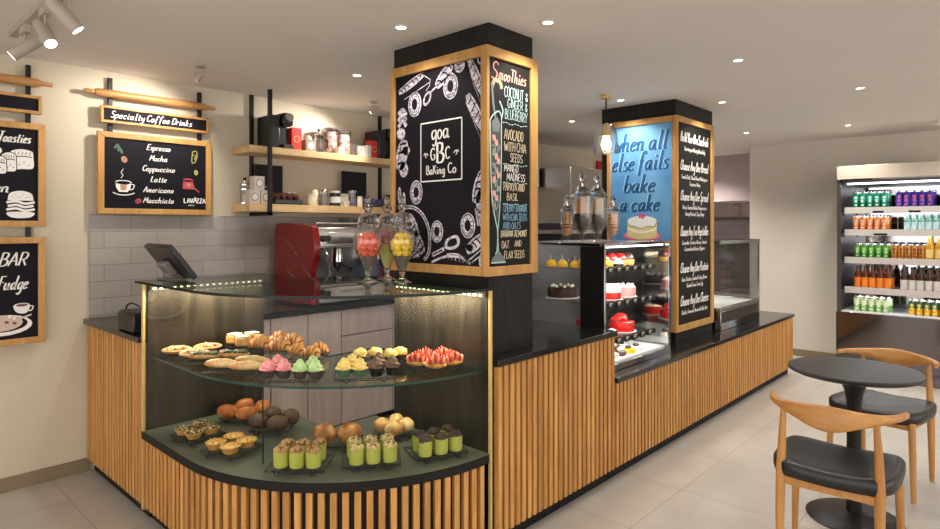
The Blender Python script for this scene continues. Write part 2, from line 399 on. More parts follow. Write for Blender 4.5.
# ------------------------------------------------------------------ room shell
H = 2.47
struct('floor', MB().box(-4, 9, -5, 4.45, -.1, 0), m_floor)
struct('ceiling', MB().box(-4, 9, -5, 4.45, H, H + .1), m_ceil)
struct('wall_back', MB().box(-4, 9, 4.27, 4.45, 0, H), m_wall)
struct('wall_right', MB().box(7.76, 8.0, -5, 2.547, 0, H), m_wallR)
struct('wall_kitchen', MB().box(8.5, 9, 2.547, 4.27, 0, H).box(8.0, 8.5, 2.4, 2.547, 0, H), m_kitchen)
struct('wall_tile_back', MB().box(1.16, 4.6, 4.258, 4.27, .9, 1.572), m_wtile)
struct('wall_tile_kitchen', MB().box(8.49, 8.5, 2.56, 4.2, .6, 1.62).box(4.6, 8.49, 4.26, 4.27, .0, 1.7), tiles('kitchen_tile', (112, 104, 104), (80, 74, 74), .3, .1, .003, .3, .5, 'yz', (0, 0), .06, .4))
struct('baseboard_back', MB().box(-4, 1.16, 4.252, 4.27, 0, .078), m_base, bevel=.002)
struct('baseboard_right', MB().box(7.742, 7.76, -5, 2.54, 0, .078), m_base, bevel=.002)
struct('column', MB().box(2.19, 2.532, 1.906, 2.6, 0, H), m_blackwood)
struct('column', MB().box(4.48, 5.2, 2.012, 2.65, 0, H), m_blackwood)

# downlights
dl = []
def downlight(x, y, label, e=17, cone=125):
    global dl
    if not dl:
        r = E('downlight', (x, y, H), label, 'ceiling light', 'recessed ceiling downlights')
        O('trim_ring', MB().lathe([(.024, 0), (.036, 0), (.036, -.003), (.026, -.005)], (x, y, H), 24, closed=True), m_whitemat, r)
        O('lens', MB().lathe([(.025, -.0005), (.025, -.003)], (x, y, H), 24), m_lampon, r)
    else: r = dup(dl[0], (x, y, H), 0, label)
    dl.append(r)
    l = bpy.data.lights.new('downlight_lamp', 'SPOT'); l.energy = e; l.spot_size = math.radians(cone); l.spot_blend = .7; l.shadow_soft_size = .035; l.color = (1, .94, .86)
    o = bpy.data.objects.new('downlight_lamp', l); o.location = (x, y, H - .012); col.objects.link(o); o.parent = r; o.location = (0, 0, -.012)
for x, y, lab in [(1.953, 2.267, 'round recessed downlight left of the near column top'), (2.38, 1.70, 'round recessed downlight right of the near column, in front of it'),
                  (3.679, 1.273, 'round recessed downlight out over the floor beside the low counter'), (2.382, 3.195, 'round recessed downlight above the coffee shelves area'),
                  (4.775, 3.138, 'small distant downlight over the kitchen hood side'), (4.233, 2.34, 'round recessed downlight right behind the hanging glass lamp'),
                  (4.84, 1.796, 'round recessed downlight right of the far column top'), (6.765, 1.318, 'round recessed downlight in front of the drinks fridge'),
                  (0.2, 2.6, 'added unseen downlight over the floor left of the counter'), (1.0, .7, 'added unseen downlight above the open floor near the viewer'), (3.2, -.1, 'added unseen downlight on the viewer side of the near chair'),  # lamps from here on are added, many out of view, to light the room
                  (5.2, -.1, 'added unseen downlight to the right of the far chair'), (-.6, .9, 'added unseen downlight furthest left over the open floor'), (5.0, .9, 'added downlight above the far side of the round table'), (6.0, 3.0, 'added kitchen downlight in front of the extractor hood'), (7.4, 3.3, 'added kitchen downlight by the red wall panel'), (7.9, 3.3, 'added kitchen downlight beside the steel wall shelf'), (6.9, .2, 'added unseen downlight in front of the fridge, right side'), (6.6, 2.2, 'added downlight over the far end of the low counter')]:  # kitchen and fridge-side lamps are added to brighten the kitchen and right wall
    downlight(x, y, lab, 70 if y > 2.9 and x > 4.7 else 32 if x > 5.9 else 14)

# ------------------------------------------------------------------ counters
def slats(mb, x0, y0, x1, y1, pitch, w, d, z0, z1):
    """row of vertical slats along a straight line; outward is to the right of the direction"""
    L = math.hypot(x1 - x0, y1 - y0); ux, uy = (x1 - x0) / L, (y1 - y0) / L; nx, ny = uy, -ux
    n = max(1, round(L / pitch)); p = L / n
    for i in range(n):
        a = (i + .5) * p - w / 2; b = a + w
        q = [(x0 + ux * t + nx * k, y0 + uy * t + ny * k) for t, k in ((a, 0), (b, 0), (b, d), (a, d))]
        mb.prism(q, z0, z1)
ZT = .08
def counter(name, label, poly, slat_runs, toe, z1, pitch=.045, w=.028):
    cx = sum(p[0] for p in poly) / len(poly); cy = sum(p[1] for p in poly) / len(poly)
    r = E(name, (cx, cy, 0), label, 'counter')
    O('carcass', MB().prism(poly, ZT, z1), m_black, r)
    O('toe_kick', MB().prism(toe, 0, ZT), m_black, r)
    s = MB()
    for a in slat_runs: slats(s, *a, pitch, w, .03, ZT, z1 - .004)
    O('slat_cladding', s, m_oak, r, bevel=.002)
    return r
# left run against the tiled wall
counter('counter_unit', 'oak slatted counter unit at the far left, running to the tiled wall', [(1.172, 3.345), (1.75, 3.345), (1.75, 4.255), (1.172, 4.255)], [(1.172, 4.255, 1.172, 3.345)], [(1.185, 3.345), (1.75, 3.345), (1.75, 4.25), (1.185, 4.25)], .905)
tag(O('worktop', MB().box(1.125, 1.77, 3.345, 4.257, .905, .935), m_stone, loc=(1.45, 3.8, .905), bevel=.002), 'black stone worktop on the left slatted counter by the tiled wall', 'worktop')
# higher front run
up_poly = [(2.13, 1.832), (3.2, 1.832), (3.2, 2.48), (2.545, 2.48), (2.545, 1.9), (2.13, 1.9)]
counter('counter_unit', 'taller oak slatted counter section in front of the near column', up_poly, [(2.13, 1.832, 3.2, 1.832)], [(2.13, 1.853), (3.2, 1.853), (3.2, 2.48), (2.545, 2.48), (2.545, 1.9), (2.13, 1.9)], .856)
tag(O('worktop', MB().prism([(2.13, 1.795), (3.215, 1.795), (3.215, 2.48), (2.545, 2.48), (2.545, 1.9), (2.13, 1.9)], .856, .886), m_stone, loc=(2.8, 2, .856), bevel=.002), 'black stone worktop on the taller front counter, beside the near column', 'worktop')
# low front run
lo_poly = [(3.205, 1.832), (6.78, 1.832), (6.78, 2.6), (5.21, 2.6), (5.21, 2.005), (4.47, 2.005), (4.47, 2.6), (3.205, 2.6)]
counter('counter_unit', 'long low oak slatted counter section running to the right past the far column', lo_poly, [(3.205, 1.832, 6.78, 1.832)], [(p[0], max(p[1], 1.853)) for p in lo_poly], .577)
tag(O('worktop', MB().prism([(3.218, 1.795), (6.8, 1.795), (6.8, 2.6), (5.21, 2.6), (5.21, 2.005), (4.47, 2.005), (4.47, 2.6), (3.218, 2.6)], .577, .607), m_stone, loc=(5, 2, .577), bevel=.002), 'black stone worktop on the long low counter under the far column', 'worktop')

# ------------------------------------------------------------------ curved pastry case
CC = (2.085, 2.77); CR = .945
def casepath(inset=0, n=24, y_top=3.334, x_end=2.105):
    R = CR - inset; P = [(CC[0] - R, y_top)]
    for i in range(n + 1):
        a = PI + (PI / 2) * i / n; P.append((CC[0] + R * math.cos(a), CC[1] + R * math.sin(a)))
    P.append((x_end, CC[1] - R)); return P
def caseplan(inset, back=((2.105, 2.66), (1.815, 2.66), (1.815, 3.334))): return casepath(inset) + list(back)
case = E('curved_display_case', (1.75, 2.6, 0), 'curved glass pastry display case at the counter corner on oak slats', 'display case')
O('carcass', MB().prism(caseplan(.028), ZT, .42), m_black, case)
O('toe_kick', MB().prism(caseplan(.05), 0, ZT), m_black, case)
s = MB(); slats(s, 1.168, 3.334, 1.168, 2.77, .047, .028, .028, ZT, .416)
L = PI / 2 * CR; n = 30
for i in range(n):
    a = PI + (i + .5) / n * PI / 2; h_ = .0135 / CR
    s.prism([(CC[0] + (CR - d) * math.cos(a + t), CC[1] + (CR - d) * math.sin(a + t)) for t, d in ((-h_, .03), (h_, .03), (h_, .006), (-h_, .006))], ZT, .416)
O('slat_cladding', s, m_oak, case, bevel=.002)
m_slab = plain('olive_base_board', (84, 86, 76), .3, var=.06, scale=12)
O('base_shelf', MB().prism(caseplan(0), .42, .46, 0, 1), [m_slab, m_black], case)
w = MB(); P = casepath(.006); P2 = casepath(.012)
w.prism(P[1:-1] + P2[1:-1][::-1], .461, 1.203); w.prism([P[0], P[1], P2[1], P2[0]], .461, 1.203)
O('front_glass', w, m_glass, case, 20)
O('glass_shelf', MB().prism(caseplan(.035, ((2.1, 2.64), (1.79, 2.64), (1.79, 3.305))), .83, .84, 0, 1), [pane('shelf_pane', (.86, .92, .88), .5, .03), m_gedge2], case)
O('top_glass', MB().prism(casepath(-.012, y_top=3.43, x_end=2.215) + [(2.185, 1.912), (2.185, 2.75), (1.86, 3.0), (1.86, 3.43)] if 0 else casepath(.0, y_top=3.43, x_end=2.135) + [(2.135, 1.92), (2.18, 1.92), (2.18, 2.75), (1.86, 3.0), (1.86, 3.43)], 1.204, 1.216, 0, 1), [m_gtop, m_gedge], case)
O('side_panel', MB().box(1.165, 1.80, 3.312, 3.334, .462, 1.2), m_bronze, case)
O('side_panel', MB().box(2.108, 2.128, 1.845, 2.5, .462, 1.2), m_bronze, case)
O('corner_post', MB().box(1.141, 1.153, 3.316, 3.338, 0.06, 1.204), m_brass, case, bevel=.001)
O('corner_post', MB().box(2.099, 2.113, 1.817, 1.831, 0.06, 1.204), m_brass, case, bevel=.001)
dv = MB(); a = V3((1.34, 2.47)); b = V3((1.78, 2.61)); t_ = V3((-(b - a).y, (b - a).x)).normalized() * .003
dv.prism([tuple(a - t_), tuple(b - t_), tuple(b + t_), tuple(a + t_)], .461, .829, 0); O('glass_divider', dv, m_glass, case); e_ = MB(); e_.box(1.336, 1.34, 2.468, 2.474, .461, .829); O('divider_edge', e_, m_gedge, case)
ld = MB()
for i in range(18):
    x = 1.185 + i * .034; ld.box(x, x + .013, 3.296, 3.301, 1.178, 1.184)
for i in range(18):
    y = 1.87 + i * .0345; ld.box(2.09, 2.096, y, y + .013, 1.178, 1.184)
st = O('led_strip', MB().box(1.17, 1.8, 3.301, 3.312, 1.172, 1.2).box(2.096, 2.108, 1.85, 2.5, 1.172, 1.2), plain('led_channel', (120, 110, 84), .4), case)
O('led_diode', ld, m_led, st)
def area(name, loc, rot, sx, sy, e, c, parent=None):
    l = bpy.data.lights.new(name, 'AREA'); l.shape = 'RECTANGLE'; l.size = sx; l.size_y = sy; l.energy = e; l.color = c
    o = bpy.data.objects.new(name, l); col.objects.link(o); o.location = loc; o.rotation_euler = rot
    if parent: o.parent = parent; o.location = V3(loc) - world_loc(parent)
    return o
area('led_strip_lamp', (1.48, 3.262, 1.176), (0, 0, 0), .6, .03, 5.6, (1, .86, .62), case)
area('led_strip_lamp', (2.058, 2.18, 1.176), (0, 0, 0), .03, .6, 5.6, (1, .86, .62), case)

# staff side behind the case
bc = E('back_counter', (2.7, 3.95, 0), 'pale laminate back counter along the tiled wall under the coffee machine', 'counter')
O('carcass', MB().box(1.79, 4.3, 3.72, 4.257, .05, .895), m_black, bc)
O('toe_kick', MB().box(1.79, 4.3, 3.76, 4.25, 0, .05), m_black, bc)
xs = [1.79, 2.06, 2.34, 2.62, 3.1, 3.6, 4.1]
for i, (a, b) in enumerate(zip(xs, xs[1:])):
    if i in (3, 4):
        O('drawer', MB().box(a + .004, b - .004, 3.70, 3.72, .70, .885), m_pale, bc, bevel=.002)
        O('door', MB().box(a + .004, b - .004, 3.70, 3.72, .06, .692), m_pale, bc, bevel=.002)
    else: O('door', MB().box(a + .004, b - .004, 3.70, 3.72, .06, .885), m_pale, bc, bevel=.002)
tag(O('worktop', MB().box(1.775, 4.32, 3.68, 4.257, .895, .93), m_stone, loc=(3, 4, .895), bevel=.002), 'dark worktop under the red coffee machine along the tiled wall', 'worktop')

# ------------------------------------------------------------------ boards on the back wall
def pole(x, z0, z1, y=4.238): return MB().box(x - .011, x + .011, y, y + .026, z0, z1)
def rail_pin(name, x0, x1, z, label):
    r = E(name, ((x0 + x1) / 2, 4.2, z), label, 'rolling pin', 'rolling pins hung above the menu boards')
    pr = [(.010, 0), (.013, .004), (.013, .05), (.011, .055), (.019, .058), (.024, .075), (.025, .1)]
    Lb = x1 - x0; prof = pr + [(a, Lb - b) for a, b in reversed(pr)]
    R = [[(x0 + z_, 4.2155 + q * math.cos(2 * PI * k / 20), z + q * math.sin(2 * PI * k / 20)) for k in range(20)] for q, z_ in prof]
    O('roller', MB().rings(R[3:-3]), m_oakd, r); O('handle', MB().rings(R[:4]), m_oakd, r); O('handle', MB().rings(R[-4:]), m_oakd, r)
rail_pin('rolling_pin', .17, .959, 2.323, 'wooden rolling pin mounted above the leftmost menu boards')
rail_pin('rolling_pin', 1.12, 1.922, 2.322, 'wooden rolling pin mounted above the Specialty Coffee Drinks sign')
for x, z0, lab in ((.847, .90, 'black wall bar behind the leftmost menu boards'), (1.271, 1.7, 'black wall bar behind the left end of the coffee drinks boards'), (1.828, 1.7, 'black wall bar behind the right end of the coffee drinks boards')):
    tag(O('wall_bar', pole(x, z0, 2.425), m_bmetal, loc=(x, 4.25, z0)), lab, 'bar', 'black wall bars holding the menu boards')
U, N = (1, 0, 0), (0, -1, 0)
def chalk(T): m = MB(); m.T = T; return m
r, T = board('chalkboard_sign', 'narrow chalkboard sign reading Specialty Coffee Drinks under the rolling pin', 'sign', (1.206, 4.236, 2.14), U, N, .67, .106, (.017,) * 4, .034, m_oakf, m_board)
m = chalk(T); write(m, 'Specialty Coffee Drinks', .055, .036, .042, .0068, .3, width=.50, pen=.55); O('lettering', m, m_white, r)
r, T = board('chalkboard_sign', 'wide coffee menu chalkboard listing Espresso to Macchiato beside the wall shelves', 'sign', (1.19, 4.236, 1.575), U, N, .70, .51, (.036,) * 4, .036, m_oakf, m_board)
m = chalk(T)
for i, t in enumerate(['Espresso', 'Mocha', 'Cappuccino', 'Latte', 'Americano', 'Macchiato']):
    write(m, t, .355, .418 - i * .0685, .036, .0062, .3, pen=.5, align='c', sx=.95)
for i, ch in enumerate('LAVAZZA'):
    write(m, ch, .517 + i * .021, .082, .030 if i != 3 else .040, .0075, 0, pen=.8, sx=1.0)
write(m, 'TORINO ITALIA 1895'.replace('1895', ''), .545, .062, .006, .0012, 0); O('lettering', m, m_white, r)
d = chalk(T)
d.disc((.145, .20), .048, .014, .0008, 0); d.poly([(.100, .20), (.104, .165), (.12, .14), (.17, .14), (.186, .165), (.19, .20)], .0008, 0)
d.disc((.145, .20), .038, .009, .0014, 1); d.quadstrip(spline([(.188, .19), (.208, .185), (.2, .16), (.18, .155)]), .006, .0008, 0)
d.quadstrip(spline([(.085, .135), (.12, .122), (.17, .122), (.21, .135)]), .006, .0008, 0)
d.poly([(.125, .185), (.165, .185), (.16, .15), (.13, .15)], .0014, 3)
d.quadstrip(spline([(.13, .225), (.142, .245), (.132, .262), (.145, .285)]), .004, .0008, 0)
d.disc((.15, .345), .017, .021, .0008, 3, rot=.4); d.quadstrip([(.147, .33), (.153, .36)], .003, .0014, 1)
for k in range(3): d.disc((.105 + k * .014, .425 - k * .014), .02, .008, .0008, 2, rot=.9 + k * .5)
d.disc((.232, .085), .02, .016, .0008, 4, rot=.6); d.quadstrip([(.222, .08), (.242, .092)], .004, .0014, 1)
d.quadstrip(spline([(.575, .43), (.60, .435), (.605, .40), (.59, .36), (.57, .36), (.575, .43)]), .005, .0008, 5)
d.quadstrip(spline([(.58, .41), (.60, .40), (.585, .385), (.60, .375)]), .004, .0008, 5)
d.disc((.598, .29), .013, .018, .0008, 5); d.quadstrip([(.594, .28), (.601, .3)], .003, .0014, 1)
d.poly([(.515, .235), (.575, .235), (.585, .20), (.585, .175), (.51, .175), (.51, .20)], .0008, 4); d.disc((.545, .235), .035, .012, .0008, 4)
d.disc((.55, .203), .01, .012, .0014, 3); d.quadstrip([(.585, .185), (.61, .165), (.62, .155)], .008, .0008, 4)
O('chalk_drawing', d, [m_white, m_board, plain('chalk_leaf', (84, 110, 92), .8), plain('chalk_tan', (190, 140, 110), .8), plain('chalk_rose', (176, 74, 78), .8), plain('chalk_olive', (176, 172, 90), .8)], r)
# left boards (they run out of the photo on the left)
X0 = .205
r, T = board('chalkboard_sign', 'narrow blank chalkboard sign under the left rolling pin', 'sign', (X0, 4.236, 2.143), U, N, .70, .104, (.017,) * 4, .034, m_oakf, m_board)
r, T = board('chalkboard_sign', 'tall chalkboard headed Toasties with toasted sandwich and burger drawings', 'sign', (X0, 4.236, 1.494), U, N, .717, .593, (.036,) * 4, .036, m_oakf, m_board)
m = chalk(T); write(m, 'Toasties', .645, .478, .056, .0085, .3, align='r', width=.152, pen=.5)
write(m, 'en', .548, .195, .06, .0095, .3, align='r', pen=.5); O('lettering', m, m_white, r)
d = chalk(T)
def loafslice(cx, cy, w, h, z):
    out = spline([(cx - w, cy - h), (cx - w * 1.02, cy + h * .2), (cx - w * .9, cy + h * .75), (cx, cy + h), (cx + w * .9, cy + h * .8), (cx + w * 1.02, cy + h * .25), (cx + w, cy - h * .85), (cx, cy - h)], True, 4)
    d.poly(out[:-1], z, 0); d.quadstrip(out, .004, z + .0003, 1)
    d.quadstrip(spline([(cx - w * .85, cy + h * .15), (cx, cy + h * .28), (cx + w * .85, cy + h * .22)]), .005, z + .0003, 1)
    for k in range(5): d.quadstrip([(cx - w * .65 + k * w * .32, cy + h * .4), (cx - w * .55 + k * w * .32, cy + h * .72)], .003, z + .0003, 1)
    for k in range(4): d.disc((cx - w * .6 + k * w * .4, cy - h * (.3 + .25 * (k % 2))), .004, .003, z + .0003, 1, 6)
loafslice(.605, .385, .055, .058, .0008); loafslice(.545, .365, .034, .055, .0016); loafslice(.50, .345, .034, .05, .0024); loafslice(.44, .36, .04, .05, .0008); d.disc((.48, .425), .035, .025, .0008, 0); d.disc((.48, .425), .014, .01, .0014, 1)
bx, by = .60, .12
d.poly(spline([(bx - .06, by + .03), (bx - .05, by + .07), (bx, by + .085), (bx + .05, by + .07), (bx + .06, by + .03)]), .0008, 0)
for k, (yy, ww) in enumerate(((.018, .066), (-.002, .06), (-.022, .066))): d.quadstrip(spline([(bx - ww, by + yy), (bx - ww * .3, by + yy + .007), (bx + ww * .3, by + yy - .005), (bx + ww, by + yy + .004)]), .013, .0008, 0)
d.poly(spline([(bx - .058, by - .036), (bx + .058, by - .036), (bx + .05, by - .062), (bx, by - .07), (bx - .05, by - .062)], True), .0008, 0)
for k in range(7): d.disc((bx - .04 + k * .013, by + .055 + .012 * math.sin(k * 2)), .003, .0016, .0015, 1)
O('chalk_drawing', d, [m_white, m_board], r)
r, T = board('chalkboard_sign', 'lower left chalkboard with BAR and Fudge lettering and a drawn cup on a plate', 'sign', (X0, 4.236, .83), U, N, .717, .607, (.036,) * 4, .036, m_oakf, m_board)
m = chalk(T); write(m, 'BAR', .628, .447, .074, .0095, .3, align='r', width=.13, pen=.5); write(m, 'Fudge', .632, .315, .074, .0095, .3, align='r', width=.14, pen=.5); O('lettering', m, m_white, r)
d = chalk(T)
d.disc((.515, .115), .14, .058, .0006, 0); d.disc((.515, .122), .118, .045, .0011, 1); d.disc((.51, .128), .10, .045, .0015, 2)
for k in range(30):
    q = random.uniform(0, 6.28); rr_ = random.random() ** .5; d.disc((.51 + .095 * rr_ * math.cos(q), .135 + .048 * rr_ * math.sin(q)), .011, .008, .0019 + k * .00003, random.choice((0, 2, 3)), 8, q)
d.poly(spline([(.57, .225), (.575, .19), (.6, .175), (.63, .18), (.64, .225)], True), .0024, 0); d.disc((.605, .222), .036, .012, .0028, 0); d.disc((.605, .222), .028, .008, .0032, 3); d.quadstrip(spline([(.64, .215), (.658, .21), (.65, .19), (.635, .188)]), .006, .0024, 0)
d.quadstrip([(.575, .14), (.65, .165)], .01, .0026, 2)
O('chalk_drawing', d, [m_white, m_board, plain('chalk_beige', (206, 184, 168), .8), plain('chalk_brown', (120, 84, 72), .8)], r)

# ------------------------------------------------------------------ near column boards
FD = .05
r, T = board('chalkboard_sign', 'large bakery chalkboard with square GBC emblem on the near column', 'sign', (2.19, 2.575, 1.262), (0, -1, 0), (-1, 0, 0), .668, 1.088, (.035, .008, .05, .045), FD, m_oakf, m_board)
by0 = 1.262
m = chalk(T)
def Q(u, z): return (u + .005, z - by0)
rc = [Q(.23, 2.029), Q(.523, 2.029), Q(.523, 1.729), Q(.23, 1.729)]
for a, b in zip(rc, rc[1:] + rc[:1]): m.quadstrip([a, b], .007, .001)
write(m, 'goa', Q(.377, 0)[0], Q(0, 1.942)[1], .088, .0105, 0, align='c', width=.135, pen=.5)
write(m, 'G', Q(.303, 0)[0], Q(0, 1.836)[1], .06, .009, 0, pen=.5, sx=.9); write(m, 'B', Q(.348, 0)[0], Q(0, 1.82)[1], .10, .016, 0, pen=.5, sx=.9); write(m, 'C', Q(.41, 0)[0], Q(0, 1.836)[1], .06, .009, 0, pen=.5, sx=.9)
for k in (-1, 1):
    m.quadstrip(spline([Q(.377 + k * .092, 1.86), Q(.377 + k * .102, 1.872), Q(.377 + k * .112, 1.86), Q(.377 + k * .106, 1.85)]), .005, .001)
    m.quadstrip(spline([Q(.377 + k * .110, 1.868), Q(.377 + k * .118, 1.874), Q(.377 + k * .124, 1.862)]), .005, .001)
write(m, 'BaKing', Q(.272, 0)[0], Q(0, 1.764)[1], .044, .0075, 0, width=.135, pen=.6); write(m, 'Co', Q(.428, 0)[0], Q(0, 1.764)[1], .05, .0075, 0, width=.06, pen=.6)
O('lettering', m, m_white, r)
d = chalk(T); D0, D1 = .0008, .0016
def donut(u, z, r_):
    c = Q(u, z); d.disc(c, r_ * .78, r_, D0, 0, 28); d.disc(c, r_ * .66, r_ * .88, D1, 1, 28); d.disc(c, r_ * .60, r_ * .80, D1 + .0003, 0, 28); d.disc(c, r_ * .33, r_ * .45, D1 + .0006, 1, 24)
    for k in range(12):
        q = k * PI / 6; d.disc((c[0] + r_ * .48 * math.cos(q), c[1] + r_ * .64 * math.sin(q)), r_ * .07, r_ * .045, D1 + .0008, 1, 6, q)
def loaf(p, q, w, cuts, curve=0.0):
    p = V3(Q(*p)); q = V3(Q(*q)); dd = (q - p); nn = V3((-dd.y, dd.x)).normalized(); mid = (p + q) / 2 + nn * curve
    ax = spline([tuple(p), tuple(mid), tuple(q)], False, 8)
    L_ = []; R_ = []
    for i, a in enumerate(ax):
        t = i / (len(ax) - 1); ww = w * math.sin(PI * (.08 + .84 * t)) ** .6
        L_.append((a[0] + nn.x * ww, a[1] + nn.y * ww)); R_.append((a[0] - nn.x * ww, a[1] - nn.y * ww))
    for i in range(len(ax) - 1): d.poly([L_[i], L_[i + 1], R_[i + 1], R_[i]], D0, 0)
    d.quadstrip([(a[0] * .75 + b[0] * .25, a[1] * .75 + b[1] * .25) for a, b in zip(L_, R_)], .004, D1, 1)
    for k in range(cuts):
        i = int((k + .7) / (cuts + .4) * (len(ax) - 1)); a = V3(L_[i]); b = V3(R_[min(i + 2, len(ax) - 1)])
        d.quadstrip(spline([tuple(a.lerp(b, .15)), tuple(a.lerp(b, .5) + V3((.006, .004))), tuple(a.lerp(b, .85))], False, 4), w * .26, D1, 1)
for a in ((.182, 2.138, .066), (.446, 2.193, .066), (.194, 1.676, .063), (.35, 1.472, .056), (.563, 1.502, .062)): donut(*a)
loaf((.055, 2.215), (.25, 2.285), .022, 7)
d.quadstrip([Q(.25, 2.28), Q(.30, 2.25), Q(.295, 2.22), Q(.27, 2.195)], .004, D0); d.quadstrip([Q(.1, 2.175), Q(.29, 2.235)], .003, D0)
c = Q(.277, 2.155); d.disc(c, .026, .04, D0, 0, 20, -.6); d.disc(c, .015, .026, D1, 1, 20, -.6); d.quadstrip([Q(.295, 2.18), Q(.36, 2.215), Q(.41, 2.235)], .009, D0)
loaf((.345, 2.205), (.455, 2.30), .032, 3); d.disc(Q(.508, 2.285), .035, .036, D0, 0); d.quadstrip(spline([Q(.485, 2.27), Q(.51, 2.262), Q(.535, 2.275)]), .004, D1, 1); d.quadstrip(spline([Q(.49, 2.295), Q(.51, 2.288), Q(.53, 2.3)]), .004, D1, 1)
loaf((.575, 2.30), (.668, 2.11), .024, 5); loaf((.56, 2.135), (.668, 1.95), .028, 5); d.quadstrip([Q(.55, 2.1), Q(.665, 1.90)], .004, D0); d.quadstrip([Q(.56, 2.30), Q(.60, 2.18), Q(.665, 2.07)], .003, D0)
d.disc(Q(.645, 2.29), .02, .025, D0); d.disc(Q(.645, 2.29), .013, .017, D1, 1)
for k in range(3): d.quadstrip(spline([Q(.05, 2.03 + k * .035), Q(.085, 2.065 + k * .028), Q(.115, 2.03 + k * .03)]), .022, D0)
d.disc(Q(.072, 1.995), .035, .03, D0)
loaf((.06, 1.80), (.10, 1.96), .045, 3); d.disc(Q(.115, 1.90), .03, .025, D0); d.quadstrip(spline([Q(.06, 1.92), Q(.08, 1.9), Q(.1, 1.92), Q(.12, 1.89)]), .006, D1, 1); d.disc(Q(.095, 1.80), .035, .04, D0); d.quadstrip(spline([Q(.07, 1.82), Q(.09, 1.79), Q(.115, 1.81)]), .005, D1, 1)
for k in range(2): d.disc(Q(.06 + k * .035, 1.665 - k * .03), .014, .045, D0, 0, 16); d.quadstrip([Q(.06 + k * .035, 1.69 - k * .03), Q(.06 + k * .035, 1.64 - k * .03)], .004, D1, 1)
d.quadstrip(spline([Q(.11, 1.60), Q(.18, 1.595), Q(.25, 1.55), Q(.293, 1.47), Q(.29, 1.37), Q(.255, 1.325)]), .02, D0); d.quadstrip(spline([Q(.11, 1.60), Q(.18, 1.595), Q(.25, 1.55), Q(.293, 1.47), Q(.29, 1.37), Q(.255, 1.325)]), .006, D1, 1)
loaf((.13, 1.56), (.20, 1.44), .035, 3); loaf((.17, 1.47), (.245, 1.36), .035, 3); d.quadstrip([Q(.15, 1.33), Q(.26, 1.40)], .008, D1 + .0006, 1); d.poly([Q(.05, 1.56), Q(.13, 1.54), Q(.16, 1.44), Q(.06, 1.40)], D0, 0); d.quadstrip([Q(.06, 1.5), Q(.15, 1.47)], .006, D1, 1); d.poly([Q(.05, 1.38), Q(.17, 1.42), Q(.22, 1.34), Q(.06, 1.315)], D0, 0); d.quadstrip([Q(.07, 1.35), Q(.19, 1.37)], .006, D1, 1)
d.quadstrip([Q(.315, 1.352), Q(.40, 1.385)], .022, D0); d.quadstrip([Q(.325, 1.356), Q(.39, 1.381)], .007, D1, 1)
pp = spline([Q(.405, 1.39), Q(.42, 1.435), Q(.49, 1.455), Q(.51, 1.415), Q(.47, 1.385)], True); d.poly(pp[:-1], D0, 0); pp = spline([Q(.425, 1.40), Q(.435, 1.428), Q(.48, 1.44), Q(.492, 1.415), Q(.465, 1.4)], True); d.poly(pp[:-1], D1, 1)
d.quadstrip(spline([Q(.31, 1.315), Q(.38, 1.34), Q(.44, 1.35), Q(.52, 1.345), Q(.58, 1.318)]), .012, D0); d.quadstrip(spline([Q(.42, 1.36), Q(.5, 1.36), Q(.575, 1.32)]), .007, D0)
for k in range(6): d.quadstrip([Q(.42 + k * .026, 1.362 - k * .004), Q(.43 + k * .026, 1.335 - k * .003)], .003, D0)
loaf((.555, 1.375), (.668, 1.455), .03, 4); d.quadstrip([Q(.57, 1.335), Q(.668, 1.39)], .008, D0); d.quadstrip([Q(.59, 1.325), Q(.668, 1.365)], .006, D0); d.disc(Q(.575, 1.395), .022, .018, D0)
loaf((.61, 1.61), (.66, 1.76), .034, 4); d.disc(Q(.645, 1.62), .03, .05, D0); d.quadstrip(spline([Q(.615, 1.7), Q(.64, 1.67), Q(.665, 1.7)]), .006, D1 + .0004, 1); d.quadstrip(spline([Q(.62, 1.64), Q(.645, 1.61), Q(.667, 1.64)]), .006, D1 + .0004, 1)
for k in range(4): d.quadstrip([Q(.612 + k * .014, 1.585 - k * .012), Q(.63 + k * .014, 1.50 - k * .0)], .008, D0)
d.disc(Q(.655, 1.335), .02, .04, D0); d.quadstrip([Q(.648, 1.36), Q(.66, 1.31)], .005, D1, 1)
# clip drawings to the panel
T_i = T.inverted(); x_lo, x_hi, y_lo, y_hi = .037, .658, .047, 1.036
for i, p in enumerate(d.v):
    q = T_i @ p; q.x = min(max(q.x, x_lo), x_hi); q.y = min(max(q.y, y_lo), y_hi); d.v[i] = T @ q
O('chalk_drawing', d, [m_lilac, m_board], r)
r, T = board('chalkboard_sign', 'narrow Smoothies chalkboard in an oak frame on the near column', 'sign', (2.14, 1.905, 1.262), (1, 0, 0), (0, -1, 0), .40, 1.088, (.02, .055, .05, .045), .03, m_oakf, m_boardg)
S_ = lambda u, z: (u, z - by0)
def lines(lst, mat):
    m = chalk(T)
    for t, u, z, cap, wd in lst: write(m, t, u, z - by0, cap, .0036, .04, width=wd, pen=.85, jig=.05)
    O('lettering', m, mat, r)
m = chalk(T); write(m, 'S', .04, 2.20 - by0, .085, .008, .2, pen=.7); write(m, 'mooThies', .098, 2.205 - by0, .062, .007, .2, width=.215, pen=.7); O('lettering', m, m_pinkch, r)
lines([('COCONUT', .14, 2.128, .052, .155), ('&', .308, 2.128, .04, .02), ('GINGER', .165, 2.078, .045, .125), ('&', .305, 2.078, .04, .02), ('BLUEBERRY', .145, 2.022, .048, .18)], m_mint)
